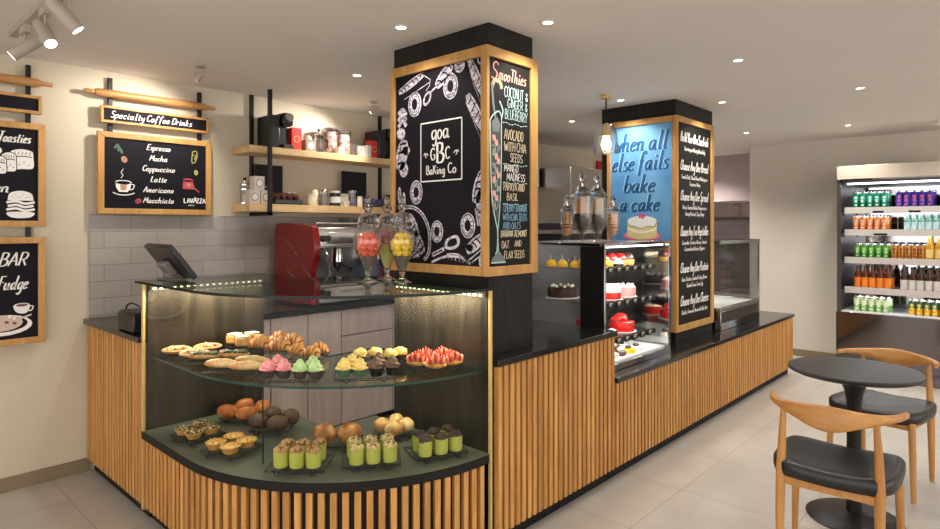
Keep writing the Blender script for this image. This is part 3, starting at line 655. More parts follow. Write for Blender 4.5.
lines([('AVOCADO', .14, 1.922, .05, .15), ('WITH CHIA', .14, 1.885 - .02, .045, .175), ('SEEDS', .185, 1.815, .04, .10), ('BANANA ALMOND', .115, 1.447, .03, .2), ('OAT', .12, 1.392, .036, .06), ('AND', .22, 1.398, .03, .055), ('FLAX SEEDS', .14, 1.342, .036, .16), ('PAPAYA AND', .135, 1.672, .038, .165), ('BASIL', .16, 1.625, .035, .09)], m_cream)
lines([('MANGO', .14, 1.765, .036, .11), ('MADNESS', .16, 1.722, .036, .145)], m_white)
lines([('CHERRY BANANA', .135, 1.57, .036, .185), ('WITH CHIA SEEDS', .13, 1.527, .034, .19), ('AND OATS', .13, 1.485, .034, .14)], plain('chalk_sky', (126, 168, 192), .85))
m = chalk(T)
for z in (2.0, 1.80, 1.71, 1.605, 1.475):
    for k in range(9): m.quadstrip([S_(.13 + k * .022, z + .004 * math.sin(k * 1.7)), S_(.144 + k * .022, z + .004 * math.sin(k * 1.7 + 1))], .004, .001)
O('lettering', m, m_mint, r)
d = chalk(T)
d.quadstrip(spline([S_(.035, 2.0), S_(.04, 1.80), S_(.052, 1.62), S_(.075, 1.53), S_(.09, 1.48), S_(.088, 1.39), S_(.075, 1.365)]), .008, .001); d.quadstrip(spline([S_(.12, 2.02), S_(.118, 1.80), S_(.11, 1.62), S_(.10, 1.53), S_(.094, 1.48), S_(.096, 1.39), S_(.105, 1.365)]), .006, .001)
d.poly([S_(.04, 1.99), S_(.118, 1.99), S_(.112, 1.65), S_(.098, 1.55), S_(.085, 1.52), S_(.06, 1.62), S_(.046, 1.80)], .0007, 4); d.poly([S_(.045, 1.325), S_(.15, 1.325), S_(.145, 1.345), S_(.11, 1.372), S_(.085, 1.372), S_(.05, 1.345)], .001, 3); d.quadstrip([S_(.045, 1.325), S_(.15, 1.325)], .007, .0014)
d.quadstrip(spline([S_(.05, 2.16), S_(.07, 2.195), S_(.11, 2.19), S_(.12, 2.16)]), .022, .001, 2); d.quadstrip(spline([S_(.05, 2.17), S_(.06, 2.08), S_(.075, 2.02), S_(.08, 1.98)]), .014, .001, 3); d.quadstrip(spline([S_(.035, 2.0), S_(.06, 2.03), S_(.1, 2.05), S_(.125, 2.02)]), .007, .0014)
d.poly([S_(.05, 2.0), S_(.09, 2.02), S_(.11, 1.99), S_(.10, 1.95), S_(.055, 1.95)], .0012, 3); d.quadstrip(spline([S_(.105, 2.10), S_(.13, 2.06), S_(.12, 2.02)]), .008, .001)
for k in range(16): d.disc(S_(.065 + .033 * ((k * 7) % 3) / 2, 1.92 - k * .022), .013, .016, .0012 + k * .00004, (1, 1, 3, 2)[k % 4], 10); d.quadstrip(spline([S_(.05 + .04 * (k % 2), 1.93 - k * .022), S_(.07 + .02 * (k % 2), 1.92 - k * .022), S_(.075, 1.905 - k * .022)]), .003, .002)
O('chalk_drawing', d, [m_mint, m_pinkch, plain('chalk_grey_cream', (150, 140, 116), .85), plain('chalk_grey', (112, 120, 118), .85), plain('chalk_faint', (74, 78, 74), .85, var=.25, scale=50)], r)

# ------------------------------------------------------------------ far column boards
b2 = .692
r, T = board('poster_sign', 'blue framed poster reading when all else fails bake a cake on the far column', 'sign', (4.48, 2.575, b2), (0, -1, 0), (-1, 0, 0), .562, 1.648, (.03, .008, .045, .045), FD, m_oakf, m_skyblue)
m = chalk(T)
for dx, dy, z, mt in ((-.006, .003, .0008, 1), (.006, -.004, .0010, 2), (0, 0, .0016, 0)):
    for t, c, z_, cap, wd in (('when all', .305, 2.097, .145, .46), ('else fails', .30, 1.942, .145, .485), ('bake', .30, 1.768, .14, .27), ('a cake', .30, 1.62, .13, .345)):
        write(m, t, c - .02, z_ - b2, cap, .017, .22, z, mt, pen=.3, align='c', width=wd, dx=dx, dy=dy)
O('lettering', m, [m_lblue, m_lsh, plain('letter_deep', (30, 78, 118), .6)], r)
d = chalk(T); cz = 1.42 - b2; cu = .305
d.disc((cu, cz), .165, .045, .0006, 3); d.disc((cu, cz + .006), .15, .036, .0010, 4)
d.poly(spline([(cu - .125, cz + .005), (cu - .06, cz - .022), (cu + .06, cz - .022), (cu + .125, cz + .005)]) + [(cu + .125, cz + .115), (cu - .125, cz + .115)], .0014, 1)
d.quadstrip(spline([(cu - .125, cz + .06), (cu, cz + .03), (cu + .125, cz + .06)]), .016, .0018, 2)
d.disc((cu, cz + .118), .125, .042, .0020, 0, 32)
d.poly(spline([(cu - .125, cz + .118), (cu - .11, cz + .085), (cu - .06, cz + .075), (cu, cz + .06), (cu + .05, cz + .08), (cu + .1, cz + .075), (cu + .125, cz + .118)]), .0022, 0)
d.quadstrip(spline([(cu - .122, cz + .11), (cu - .11, cz + .085), (cu - .06, cz + .075), (cu, cz + .06), (cu + .05, cz + .08), (cu + .1, cz + .075), (cu + .122, cz + .11)]), .004, .0026, 5)
for k in range(5): d.disc((cu + .02 * math.cos(k * 1.26), cz + .158 + .012 * math.sin(k * 1.26)), .012, .009, .0028 + k * .0001, 6, 8, k * 1.26)
d.disc((cu, cz + .158), .007, .006, .0036, 4)
O('cake_drawing', d, [plain('print_white', (240, 240, 240), .6), plain('print_sponge', (232, 214, 150), .6), plain('print_cream', (250, 246, 226), .6), plain('print_pink', (206, 92, 138), .6), plain('print_palepink', (232, 150, 180), .6), plain('print_outline', (110, 120, 60), .6), plain('print_rose', (214, 60, 90), .6)], r)
r, T = board('chalkboard_sign', 'tall sandwich menu chalkboard with six headed choices on the far column', 'sign', (4.43, 2.011, b2), (1, 0, 0), (0, -1, 0), .73, 1.648, (.035, .055, .045, .05), .031, m_oakf, m_black)
m = chalk(T)
secs = [('Build Your Own Sandwich', 2.155, ['Starting at Ninety Nine Only']), ('Choose Any One Bread', 1.945, ['French Stick, Sliced Bread, Wholegrain', 'Focaccia, Wrap']), ('Choose Any One Spread', 1.70, ['Pesto, Tomato Relish, Mayonnaise', 'Honey Mustard, Spicy Mayo']),
        ('Choose Any Two Vegetables', 1.468, ['Cucumber, Lettuce, Onions, Tomato', 'Caramelised Onions, Peppers']), ('Choose Any One Protein', 1.145, ['Ham, Chicken, Smoked Turkey, Bacon', 'Smoked Tuna, Tuna, Egg']), ('Choose Any One Cheese', .885, ['Cheddar, Emmental, Mozzarella, Blue, Brie'])]
secs = [(a, z, c) for (a, _, c), z in zip(secs, (2.155, 1.935, 1.70, 1.465, 1.14, .885))]
secs[3] = (secs[3][0], 1.425, secs[3][2])
for h_, z, sub in secs:
    write(m, h_, .36, z - b2, .075, .0105, .25, align='c', width=.54, pen=.45)
    for i, t in enumerate(sub): write(m, t, .36, z - .068 - .05 * i - b2, .03, .0055, .25, align='c', width=min(.5, .0145 * len(t)), pen=.6)
O('lettering', m, m_white, r)
# pendant
r = E('pendant_lamp', (3.998, 2.33, H), 'clear glass pendant lamp hanging beside the blue poster', 'lamp')
px, py = 3.998, 2.33
O('canopy', MB().lathe([(.001, 0), (.035, 0), (.035, -.03), (.001, -.032)], (px, py, H), 20), m_brass, r)
O('cord', MB().tube([(px, py, H - .03), (px, py, 2.25)], .005), m_black, r)
O('socket', MB().lathe([(.012, 2.26), (.018, 2.25), (.04, 2.19), (.042, 2.165), (.03, 2.16)], (px, py, 0), 20), m_brass, r)
O('lamp_shade', MB().lathe([(.022, 2.255), (.05, 2.245), (.078, 2.2), (.088, 2.13), (.09, 2.07), (.088, 2.035), (.085, 2.035), (.086, 2.07), (.084, 2.13), (.075, 2.197), (.05, 2.24), (.022, 2.25)], (px, py, 0), 28, closed=True), m_jar, r)
O('bulb', MB().lathe([(.02, 2.162), (.028, 2.14), (.036, 2.11), (.034, 2.085), (.02, 2.066), (.002, 2.062)], (px, py, 0), 20), m_bulb, r)
# track light
r = E('track_light', (.68, 3.3, H), 'grey ceiling track with three cylinder spotlights at top left', 'track light')
O('track', MB().box(.662, .698, 2.3, 3.72, H - .035, H), m_spotw, r, bevel=.002)
def spot(parent, p, dirv, Lh, rad, on, energy=0):
    p = V3(p); dv = V3(dirv).normalized(); a = p - dv * Lh * .5; b = p + dv * Lh * .5
    h_ = O('spotlight_head', MB().tube([a, a + dv * .002, b - dv * .002, b], [rad * .96, rad, rad, rad * .97], 24), m_spotw, parent, 30)
    O('stem', MB().bar((p.x, p.y, p.z), (p.x, p.y, H - .035 if parent.name.startswith('track') else H), .006, n=8).box(p.x - .014, p.x + .014, p.y - .05, p.y + .05, H - .07, H - .034), m_spotw, h_)
    e = O('lens', MB().tube([b - dv * .001, b + dv * .0015], rad * .8, 20), m_lampon, h_)
    l = bpy.data.lights.new('spot_lamp', 'SPOT'); l.energy = energy; l.spot_size = math.radians(62 if parent.name.startswith('track') else 115); l.spot_blend = .6; l.shadow_soft_size = .03; l.color = (1, .93, .84)
    o = bpy.data.objects.new('spot_lamp', l); col.objects.link(o); o.parent = h_; o.location = b + dv * .01 - world_loc(h_); o.rotation_euler = dv.to_track_quat('-Z', 'Y').to_euler()
spot(r, (.68, 3.47, 2.335), (-.66, .30, -.6), .135, .028, 1, 20)
spot(r, (.68, 3.11, 2.325), (.14, -.52, -.62), .135, .028, 1, 20)
spot(r, (.68, 2.82, 2.335), (.52, -.15, -.62), .14, .028, 1, 20)
def ceilspot(x, y, dirv, label):
    r = E('ceiling_spotlight', (x, y, H), label, 'spotlight')
    O('mount_plate', MB().lathe([(.001, 0), (.03, 0), (.03, -.012), (.001, -.012)], (x, y, H), 20), m_spotw, r)
    spot(r, (x, y, H - .065), dirv, .065, .017, 1, 24)
ceilspot(1.596, 3.70, (-.35, .75, -.7), 'small grey ceiling spotlight above the coffee drinks board')
ceilspot(2.977, 3.78, (-.45, .5, -.6), 'small grey ceiling spotlight above the wall shelves near the column')

# ------------------------------------------------------------------ wall shelves
tag(O('wall_shelf', MB().box(2.07, 3.55, 4.005, 4.268, 2.017, 2.067), m_oakx, loc=(2.8, 4.1, 2.017), bevel=.002), 'upper thick oak wall shelf carrying espresso machines and red tins', 'shelf', 'oak wall shelves')
tag(O('wall_shelf', MB().box(2.07, 3.55, 4.005, 4.268, 1.602, 1.657), m_oakx, loc=(2.8, 4.1, 1.602), bevel=.002), 'lower thick oak wall shelf carrying boxes and chocolate trays', 'shelf', 'oak wall shelves')
for x, lab in ((2.215, 'black square hanger frame holding the left end of the oak shelves'), (3.42, 'black square hanger frame holding the right end of the oak shelves')):
    b = MB(); b.box(x - .012, x + .012, 3.978, 4.003, 1.575, H); b.box(x + .012 - .024, x + .012, 4.245 - .0, 4.268, 2.069, H); b.box(x - .012, x + .012, 4.245, 4.268, 1.659, 2.015); b.box(x - .012, x + .012, 3.978, 4.268, 1.575, 1.600)
    tag(O('shelf_hanger', b, m_bmetal, loc=(x, 4.1, 1.575)), lab, 'hanger', 'black hangers of the oak shelves')
ZU, ZL = 2.067, 1.657
def capsule_machine(x, y, label):
    r = E('capsule_machine', (x, y, ZU), label, 'coffee machine')
    b = MB(); b.box(x - .10, x - .02, y - .07, y + .13, ZU, ZU + .24); b.box(x - .02, x + .07, y - .02, y + .13, ZU, ZU + .25); O('body', b, m_darkpl, r, bevel=.012)
    O('brew_head', MB().box(x - .015, x + .075, y - .10, y + .06, ZU + .165, ZU + .262), m_darkpl, r, bevel=.02)
    O('dial', MB().tube([(x + .03, y - .103, ZU + .225), (x + .03, y - .118, ZU + .225)], [.034, .03], 20), m_chrome, r)
    O('drip_tray', MB().box(x - .01, x + .07, y - .10, y - .02, ZU, ZU + .03), m_dsteel, r, bevel=.004)
capsule_machine(2.345, 4.105, 'black capsule coffee machine at the left end of the upper shelf')
capsule_machine(3.33, 4.1, 'black capsule coffee machine at the right end of the upper shelf')
def tin(x, y, z, w, d_, h_, label, name='tin', mt=None, emblem=None, cat='tin', round_=False):
    r = E(name, (x, y, z), label, cat)
    O('body', MB().box(x - w / 2, x + w / 2, y - d_ / 2, y + d_ / 2, z, z + h_), mt or m_redtin, r, bevel=.003)
    if emblem:
        e = MB(); e.T = frameT((x, y - d_ / 2 - .0008, z + h_ * .5), (1, 0, 0), (0, -1, 0)); e.disc((0, 0), w * emblem[0], w * emblem[0] * 1.0, .0006, 0); e.disc((0, 0), w * emblem[0] * .78, w * emblem[0] * .78, .001, 1)
        O('emblem', e, emblem[1:], r)
    return r
m_tan = plain('tan_print', (214, 170, 110), .6)
tin(2.475, 4.10, ZU, .085, .07, .17, 'red rectangular tin with pale emblem beside the left capsule machine', emblem=(.3, m_tan, m_redtin))
tin(3.195, 4.08, ZU, .085, .06, .145, 'red rectangular tin with pale emblem beside the right capsule machine', emblem=(.3, m_tan, m_redtin))
b = tin(2.595, 4.10, ZU, .09, .08, .09, 'small grey brown gift box with round label on upper shelf', 'gift_box', plain('taupe_box', (146, 128, 112), .6), (.3, m_paper, m_ivory), 'box')
O('napkin', MB().ell((2.60, 4.11, ZU + .105), (.03, .03, .025), 10, 6, nz=.4, seed=3), m_wht, b)
def press(x, y, z, label):
    r = E('french_press', (x, y, z), label, 'french press')
    O('glass_jug', MB().lathe([(.034, .008), (.034, .13), (.036, .134), (.034, .134), (.031, .13), (.031, .01)], (x, y, z), 20, closed=True), m_jar, r)
    f = MB(); f.lathe([(.037, 0), (.037, .012), (.03, .012), (.03, 0)], (x, y, z), 20, closed=True); f.lathe([(.037, .10), (.037, .11), (.035, .11), (.035, .10)], (x, y, z), 20, closed=True)
    for k in range(4): q = k * PI / 2 + .5; f.bar((x + .036 * math.cos(q), y + .036 * math.sin(q), z), (x + .036 * math.cos(q), y + .036 * math.sin(q), z + .11), .002)
    O('frame', f, m_chrome, r)
    O('lid', MB().lathe([(.037, .134), (.037, .142), (.02, .15), (.004, .152), (.004, .175)], (x, y, z), 20), m_chrome, r)
    O('knob', MB().ell((x, y, z + .18), (.011, .011, .011), 12, 8), m_black, r)
    O('handle', MB().tube(spline([(x + .036, y - .01, z + .11), (x + .065, y - .015, z + .11), (x + .068, y - .015, z + .06), (x + .036, y - .01, z + .03)]), .005, 8), m_black, r)
press(2.69, 4.10, ZU, 'french press coffee maker on the upper shelf')
press(2.035, 4.10, ZL, 'french press coffee maker at the left end of the lower shelf') if 0 else None
press(2.115, 4.165, ZL, 'french press coffee maker at the left end of the lower shelf')
def canister(x, y, z, r_, h_, fill, fm, label, lidm=m_chrome):
    r = E('glass_canister', (x, y, z), label, 'canister')
    O('glass_body', MB().lathe([(r_ * .96, 0), (r_, .004), (r_, h_), (r_ * .94, h_), (r_ * .94, .006), (r_ * .5, .004)], (x, y, z), 24, closed=False), m_jar, r)
    O('lid', MB().lathe([(r_ * 1.03, h_), (r_ * 1.03, h_ + .012), (r_ * .9, h_ + .018), (.001, h_ + .019)], (x, y, z), 24), lidm, r)
    if fm:
        o = O('contents', MB().lathe([(.001, .007), (r_ * .9, .007), (r_ * .9, h_ * fill), (r_ * .6, h_ * fill + .006), (.001, h_ * fill + .008)], (x, y, z), 20), fm, r); o['kind'] = 'stuff'
    return r
m_caps = plain('coffee_capsules', (120, 60, 50), .4, c2=(226, 200, 186), scale=45, bump=.4)
canister(2.815, 4.14, ZU, .066, .195, .92, m_caps, 'large glass canister of coffee capsules, left one of two on upper shelf')
canister(2.955, 4.15, ZU, .062, .19, .9, m_caps, 'large glass canister of coffee capsules, right one of two on upper shelf')
def cup(x, y, z, r_, h_, label, mt=m_wht, name='coffee_cup', glass=False):
    r = E(name, (x, y, z), label, 'cup')
    O('bowl', MB().lathe([(r_ * .6, 0), (r_ * .75, h_ * .3), (r_, h_), (r_ * .92, h_), (r_ * .68, h_ * .32), (r_ * .5, h_ * .12)], (x, y, z), 20), m_solid if glass else mt, r)
    O('handle', MB().tube(spline([(x + r_ * .9, y, z + h_ * .85), (x + r_ * 1.5, y, z + h_ * .8), (x + r_ * 1.4, y, z + h_ * .35), (x + r_ * .75, y, z + h_ * .3)]), h_ * .06, 6), m_solid if glass else mt, r)
    return r
cup(2.84, 4.045, ZU, .03, .055, 'white coffee cup in front of the capsule canisters')
def tumbler(x, y, z, label):
    r = tag(O('drinking_glass', MB().lathe([(.022, 0), (.028, .10), (.026, .10), (.02, .006)], (x, y, z), 18), m_jar, loc=(x, y, z)), label, 'glass'); return r
tumbler(2.985, 4.055, ZU, 'clear tumbler glass in front of the right canister'); tumbler(3.045, 4.06, ZU, 'clear tumbler glass beside the small white boxes')
tin(3.085, 4.08, ZU, .05, .05, .09, 'small plain white box next to the right red tin, left of pair', 'small_box', m_wht, None, 'box')
tin(3.132, 4.06, ZU, .042, .05, .10, 'small white box with round label touching the right red tin', 'small_box', m_wht, (.34, m_tan, m_wht), 'box')
# lower shelf goods
m_btan = plain('label_taupe', (150, 118, 96), .6)
x0 = 2.13
for x, y, z, lab in ((x0 - .005, 4.07, ZL, 'grey white box at the bottom left of the stacked gift boxes'), (x0 + .03, 4.07, ZL + .0985, 'gift box with round label on top of the stacked boxes'), (x0 + .082, 4.07, ZL, 'gift box with round label right of the stacked boxes')):
    tin(x, y, z, .08, .07, .098, lab, 'gift_box', plain('gift_paper', (202, 190, 178), .6), (.36, m_btan, m_paper), 'box')
def easel_card(x, y, w, h_, label, lines_=True, z=ZL, mt=None, name='display_card'):
    r = E(name, (x, y, z), label, 'card')
    b = MB(); T = frameT((x - w / 2, y, z), (1, 0, 0), (0, -1, 0)); b.T = T; b.box(0, w, 0, h_, 0, .012); O('panel', b, mt or m_black, r, bevel=.001)
    if lines_:
        m = MB(); T2 = T.copy(); T2.translation = T @ V3((0, 0, .012)); m.T = T2
        [m.quadstrip([(w * .36 + k * .013, h_ * .43), (w * .36 + k * .013 + .003 * (k % 2), h_ * .43 + .014)], .006, .0008) for k in range(5)]; O('lettering', m, m_paper, r)
easel_card(2.335, 4.225, .22, .30, 'black square display card with small white word behind gift boxes')
easel_card(3.115, 4.225, .25, .30, 'black square display card with small white word behind the violet sweets')
easel_card(2.49, 4.19, .09, .105, 'small white card standing behind the chocolate tray', False, mt=m_wht, name='price_card')
easel_card(2.985, 4.18, .07, .11, 'small white card standing left of the right black display card', False, mt=m_wht, name='price_card')
easel_card(3.47, 4.2, .06, .12, 'small black card at the far right of the lower shelf', False, name='price_card')
def tray(x, w, label):
    r = E('sweet_tray', (x, 4.09, ZL), label, 'tray'); b = MB(); b.box(x - w / 2, x + w / 2, 4.03, 4.15, ZL, ZL + .008)
    for q in ((x - w / 2, x + w / 2, 4.03, 4.036), (x - w / 2, x + w / 2, 4.144, 4.15), (x - w / 2, x - w / 2 + .006, 4.036, 4.144), (x + w / 2 - .006, x + w / 2, 4.036, 4.144)): b.box(*q, ZL, ZL + .035)
    O('body', b, plain('tray_slate', (60, 62, 72), .5), r); return r
tray(2.395, .22, 'slate tray of chocolate bars on the lower shelf'); tray(3.21, .26, 'slate tray of violet wrapped sweets at the right of lower shelf')
for k in range(4):
    x = 2.315 + k * .052; b = MB(); b.T = Matrix.Translation((x, 4.09, ZL + .05)) @ Matrix.Rotation(math.radians(-28), 4, 'Y') @ Matrix.Rotation(math.radians(20), 4, 'X'); b.box(-.017, .017, -.036, .036, -.033, .033)
    tag(O('chocolate_bar', b, plain('choc_wrap', (86, 52, 44), .45), loc=(x, 4.09, ZL + .05), bevel=.004), ['leftmost', 'second from left', 'third from left', 'rightmost'][k] + ' upright chocolate bar in the slate tray', 'chocolate', 'chocolate bars in the tray')
for k in range(5):
    x = 3.105 + k * .052; tag(O('wrapped_sweet', MB().ell((x, 4.085, ZL + .04), (.024, .03, .032), 10, 8, nz=.3, seed=k, fr=2), m_purple, loc=(x, 4.085, ZL + .02)), ['leftmost', 'second from left', 'middle', 'second from right', 'rightmost'][k] + ' violet wrapped sweet in the right slate tray', 'sweet', 'violet sweets in the tray')
def pot(name, x, y, z, prof, mt, label, cat, lid=None, lab=None):
    r = E(name, (x, y, z), label, cat); O('body', MB().lathe(prof, (x, y, z), 20), mt, r)
    h_ = prof[-1][1]; rr_ = max(p[0] for p in prof)
    if lid: O('lid', MB().lathe([(rr_ * .9, h_), (rr_ * .92, h_ + .014), (.001, h_ + .016)], (x, y, z), 20), lid, r)
    if lab: O('paper_label', MB().lathe([(rr_ * 1.01, h_ * .25), (rr_ * 1.015, h_ * .7)], (x, y, z), 20, cap=False), lab, r)
pot('ceramic_jar', 2.60, 4.06, ZL, [(.024, 0), (.034, .02), (.034, .05), (.026, .07)], m_ivory, 'small ivory jar right of the chocolate tray', 'jar', m_cream)
pot('ceramic_bottle', 2.665, 4.12, ZL, [(.028, 0), (.03, .06), (.028, .1), (.018, .125)], m_ivory, 'ivory bottle behind the small ivory jar', 'bottle')
canister(2.725, 4.08, ZL, .033, .105, .8, plain('grey_sweets', (120, 116, 120), .5), 'slim glass canister of grey sweets on the lower shelf')
pot('storage_jar', 2.82, 4.07, ZL, [(.042, 0), (.044, .02), (.044, .095), (.038, .105)], m_darkpl, 'dark jar with white label and white lid on the lower shelf', 'jar', m_wht, m_paper)
cup(2.915, 4.06, ZL, .034, .042, 'white cup between the dark jar and glass canister on lower shelf')
canister(2.985, 4.07, ZL, .03, .11, .7, plain('violet_sweets', (90, 80, 120), .5), 'slim glass canister of violet sweets on the lower shelf')
pot('ceramic_jar', 3.045, 4.05, ZL, [(.02, 0), (.024, .02), (.022, .055), (.018, .07)], m_ivory, 'small ivory jar left of the violet sweets tray', 'jar', m_cream)

# ------------------------------------------------------------------ coffee machine on the back counter
cm = E('espresso_machine', (2.65, 3.95, .93), 'red and chrome two group espresso machine on the back counter', 'coffee machine')
def sidepanel(x0, x1):
    P_ = [(3.70, .945), (3.70, 1.17), (3.66, 1.26), (3.645, 1.36), (3.67, 1.47), (3.73, 1.505), (4.12, 1.52), (4.18, 1.48), (4.2, .945)]
    P_ = [P_[0]] + [tuple(p) for p in spline(P_[1:8], False, 4)] + [P_[-1]]
    b = MB(); b.T = Matrix(((0, 0, 1, 0), (1, 0, 0, 0), (0, 1, 0, 0), (0, 0, 0, 1))); b.prism(P_, x0, x1); return b
for x0 in (2.12, 3.16): O('side_panel', sidepanel(x0, x0 + .05), m_red, cm, 30, bevel=.006)
tr = MB()
for a in (((2.1185, 3.68, 1.14), (2.1185, 3.8, 1.22), (2.1185, 3.95, 1.36), (2.1185, 4.1, 1.42)), ((2.1185, 3.72, 1.0), (2.1185, 3.85, 1.1), (2.1185, 4.0, 1.18))): tr.tube(spline(a), .003, 6)
O('trim_line', tr, m_chrome, cm)
O('upper_body', MB().box(2.17, 3.16, 3.72, 4.17, 1.34, 1.49), m_steel, cm, bevel=.015)
O('front_panel', MB().box(2.17, 3.16, 3.70, 3.72, 1.37, 1.455), m_chrome, cm, bevel=.004)
lg = MB(); lg.T = frameT((2.36, 3.70, 1.395), (1, 0, 0), (0, -1, 0)); lg.quadstrip(spline([(k * .012, .012 + .011 * math.sin(k * 2.1)) for k in range(26)], False, 4), .004, .001); O('lettering', lg, m_darkpl, cm)
O('rear_panel', MB().box(2.17, 3.16, 3.98, 4.17, 1.0, 1.34), m_steel, cm)
O('drip_tray', MB().box(2.17, 3.16, 3.66, 4.17, .96, 1.0), m_steel, cm, bevel=.006)
for k in range(2): pass
gr = MB()
for k in range(24): gr.box(2.2 + k * .04, 2.205 + k * .04, 3.68, 3.96, 1.0, 1.006)
O('grate', gr, m_dsteel, cm)
for x in (2.43, 2.86):
    g = O('group_head', MB().lathe([(.035, 1.34), (.04, 1.30), (.044, 1.26), (.044, 1.235), (.03, 1.23)], (x, 3.82, 0), 20), m_chrome, cm)
    O('portafilter', MB().lathe([(.036, 1.235), (.036, 1.20), (.015, 1.18), (.008, 1.16)], (x, 3.82, 0), 18).tube([(x, 3.785, 1.215), (x - .01, 3.70, 1.205), (x - .02, 3.63, 1.19)], [.01, .013, .016], 10), m_darkpl, g)
for x in (2.24, 3.09):
    O('steam_wand', MB().tube(spline([(x, 3.74, 1.36), (x + .02, 3.69, 1.28), (x + .03, 3.68, 1.15), (x + .02, 3.69, 1.06)]), .006, 8), m_chrome, cm)
    O('steam_knob', MB().tube([(x, 3.70, 1.41), (x, 3.66, 1.41)], [.02, .024], 14), m_darkpl, cm)
ft = MB()
for x in (2.2, 3.13):
    for y in (3.74, 4.1): ft.lathe([(.018, .93), (.022, .962)], (x, y, 0), 12)
O('feet', ft, m_darkpl, cm)
rl = MB(); rl.tube([(2.2, 3.75, 1.52), (3.13, 3.75, 1.52)], .006, 8)
for x in (2.2, 2.66, 3.13): rl.bar((x, 3.75, 1.48), (x, 3.75, 1.52), .004)
O('cup_rail', rl, m_chrome, cm)
pos = ['leftmost', 'second from the left', 'third from the left', 'fourth from the left', 'fifth from the left', 'rightmost']
for k, x in enumerate((2.44, 2.53, 2.62, 2.71, 2.88, 2.97)):
    cup(x, 3.83 + .05 * (k % 2), 1.49, .038, .07, pos[k] + ' clear glass cup on top of the espresso machine', glass=True, name='glass_cup')['group'] = 'glass cups on the espresso machine'

for o_ in [cm] + [o for o in col.objects if o.name.startswith('glass_cup')]:
    o_.location.x += .24
    if o_ is not cm: o_.location.z += .001
# till and printer on the left counter
r = E('till_screen', (1.335, 3.37, 1.216), 'black till touch screen on a stand at the left end of the glass top', 'till')
b = MB(); b.box(1.24, 1.36, 3.30, 3.41, 1.2165, 1.226); b.box(1.265, 1.345, 3.315, 3.395, 1.226, 1.25); O('stand_base', b, m_grpl, r, bevel=.006)
M0 = Matrix.Translation((1.366, 3.355, 1.2375)) @ Matrix.Rotation(R(-37), 4, 'Y')
b = MB(); b.T = M0; b.box(-.07, -.03, -.05, .05, .042, .13); O('stand_neck', b, m_grpl, r, bevel=.01)
b = MB(); b.T = M0; b.box(-.03, 0, -.165, .165, 0, .215); O('screen_housing', b, m_darkpl, r, bevel=.006)
b = MB(); b.T = M0; b.box(0.0002, .002, -.15, .15, .015, .2); O('touch_screen', b, m_stone, r)
r = E('receipt_printer', (1.20, 3.53, .935), 'black receipt printer on the left worktop beside the display case', 'printer')
O('body', MB().box(1.14, 1.30, 3.45, 3.69, .936, 1.035), m_darkpl, r, bevel=.008)
O('lid', MB().box(1.15, 1.29, 3.46, 3.68, 1.035, 1.042), m_darkpl, r, bevel=.006)
O('cable', MB().tube(spline([(1.2, 3.69, 1.0), (1.19, 3.71, 1.045), (1.2, 3.65, 1.075), (1.24, 3.58, 1.043)]), .005, 6), m_darkpl, r)

# ------------------------------------------------------------------ sweet jars on the curved glass top
def jar(x, y, z, label):
    r = E('apothecary_jar', (x, y, z), label, 'jar', 'apothecary jars on the curved case')
    O('foot', MB().lathe([(.001, 0), (.05, 0), (.05, .004), (.03, .012), (.012, .024), (.010, .036), (.016, .05), (.016, .054), (.001, .054)], (x, y, z), 28), m_solid, r, 50)
    out = [(.016, .055), (.028, .09), (.045, .13), (.064, .16), (.0725, .195), (.072, .225), (.062, .255), (.05, .27), (.052, .275)]
    inn = [(.048, .275), (.047, .27), (.059, .253), (.069, .225), (.0695, .195), (.061, .162), (.042, .133), (.025, .093), (.013, .06)]
    O('glass_bowl', MB().lathe(out + inn, (x, y, z), 28), m_jar, r, 30)
    O('lid', MB().lathe([(.001, .276), (.053, .276), (.056, .281), (.05, .29), (.048, .305), (.046, .325), (.034, .345), (.016, .352), (.014, .36), (.024, .37), (.026, .382), (.014, .395), (.012, .402), (.016, .412), (.013, .428), (.006, .44), (.001, .442)], (x, y, z), 28), m_solid, r, 50)
    return r
Zg = 1.2165
jars = [(1.891, 2.447, 'glass apothecary jar of coral sweets, front left on the curved case'), (2.007, 2.322, 'glass apothecary jar of yellow sweets beside the large bakery chalkboard'), (2.06, 2.504, 'glass apothecary jar of red and yellow sweets behind the coral and yellow jars')]
for a in jars: jar(a[0], a[1], Zg, a[2])
def discs(cx, cy, mt, name, label, group):
    proto = None; random.seed(int(cx * 1000))
    for lay in range(4):
        n = (7, 8, 8, 5)[lay]; rr_ = (.038, .047, .044, .026)[lay]
        for k in range(n):
            q = 2 * PI * k / n + lay * .4; p = (cx + rr_ * math.cos(q), cy + rr_ * math.sin(q), Zg + .152 + lay * .027)
            if proto is None:
                proto = tag(O(name, MB().ell((0, 0, 0), (.019, .019, .0095), 14, 7), mt), label, 'sweet', group); o = proto
            else: o = proto.copy(); col.objects.link(o)
            o.location = p; o.rotation_euler = (random.uniform(1.0, 1.6), random.uniform(-.5, .5), q + PI / 2)
discs(1.891, 2.447, m_coral, 'coral_sweet', 'round coral sweet inside the front left apothecary jar', 'coral sweets in the jar')
discs(2.007, 2.322, m_lemonsw, 'yellow_sweet', 'round yellow sweet inside the apothecary jar by the bakery board', 'yellow sweets in the jar')
for (x, y, _) in jars[:2]:
    tag(O('jar_cone', MB().lathe([(.012, .062), (.023, .093), (.039, .131), (.03, .134), (.001, .134)], (x, y, Zg), 20), plain('grey_foil', (126, 116, 108), .35, metal=.5), loc=(x, y, Zg + .1)), 'grey foil cone under the %s sweets' % ('coral' if x < 2 else 'yellow'), 'cone')
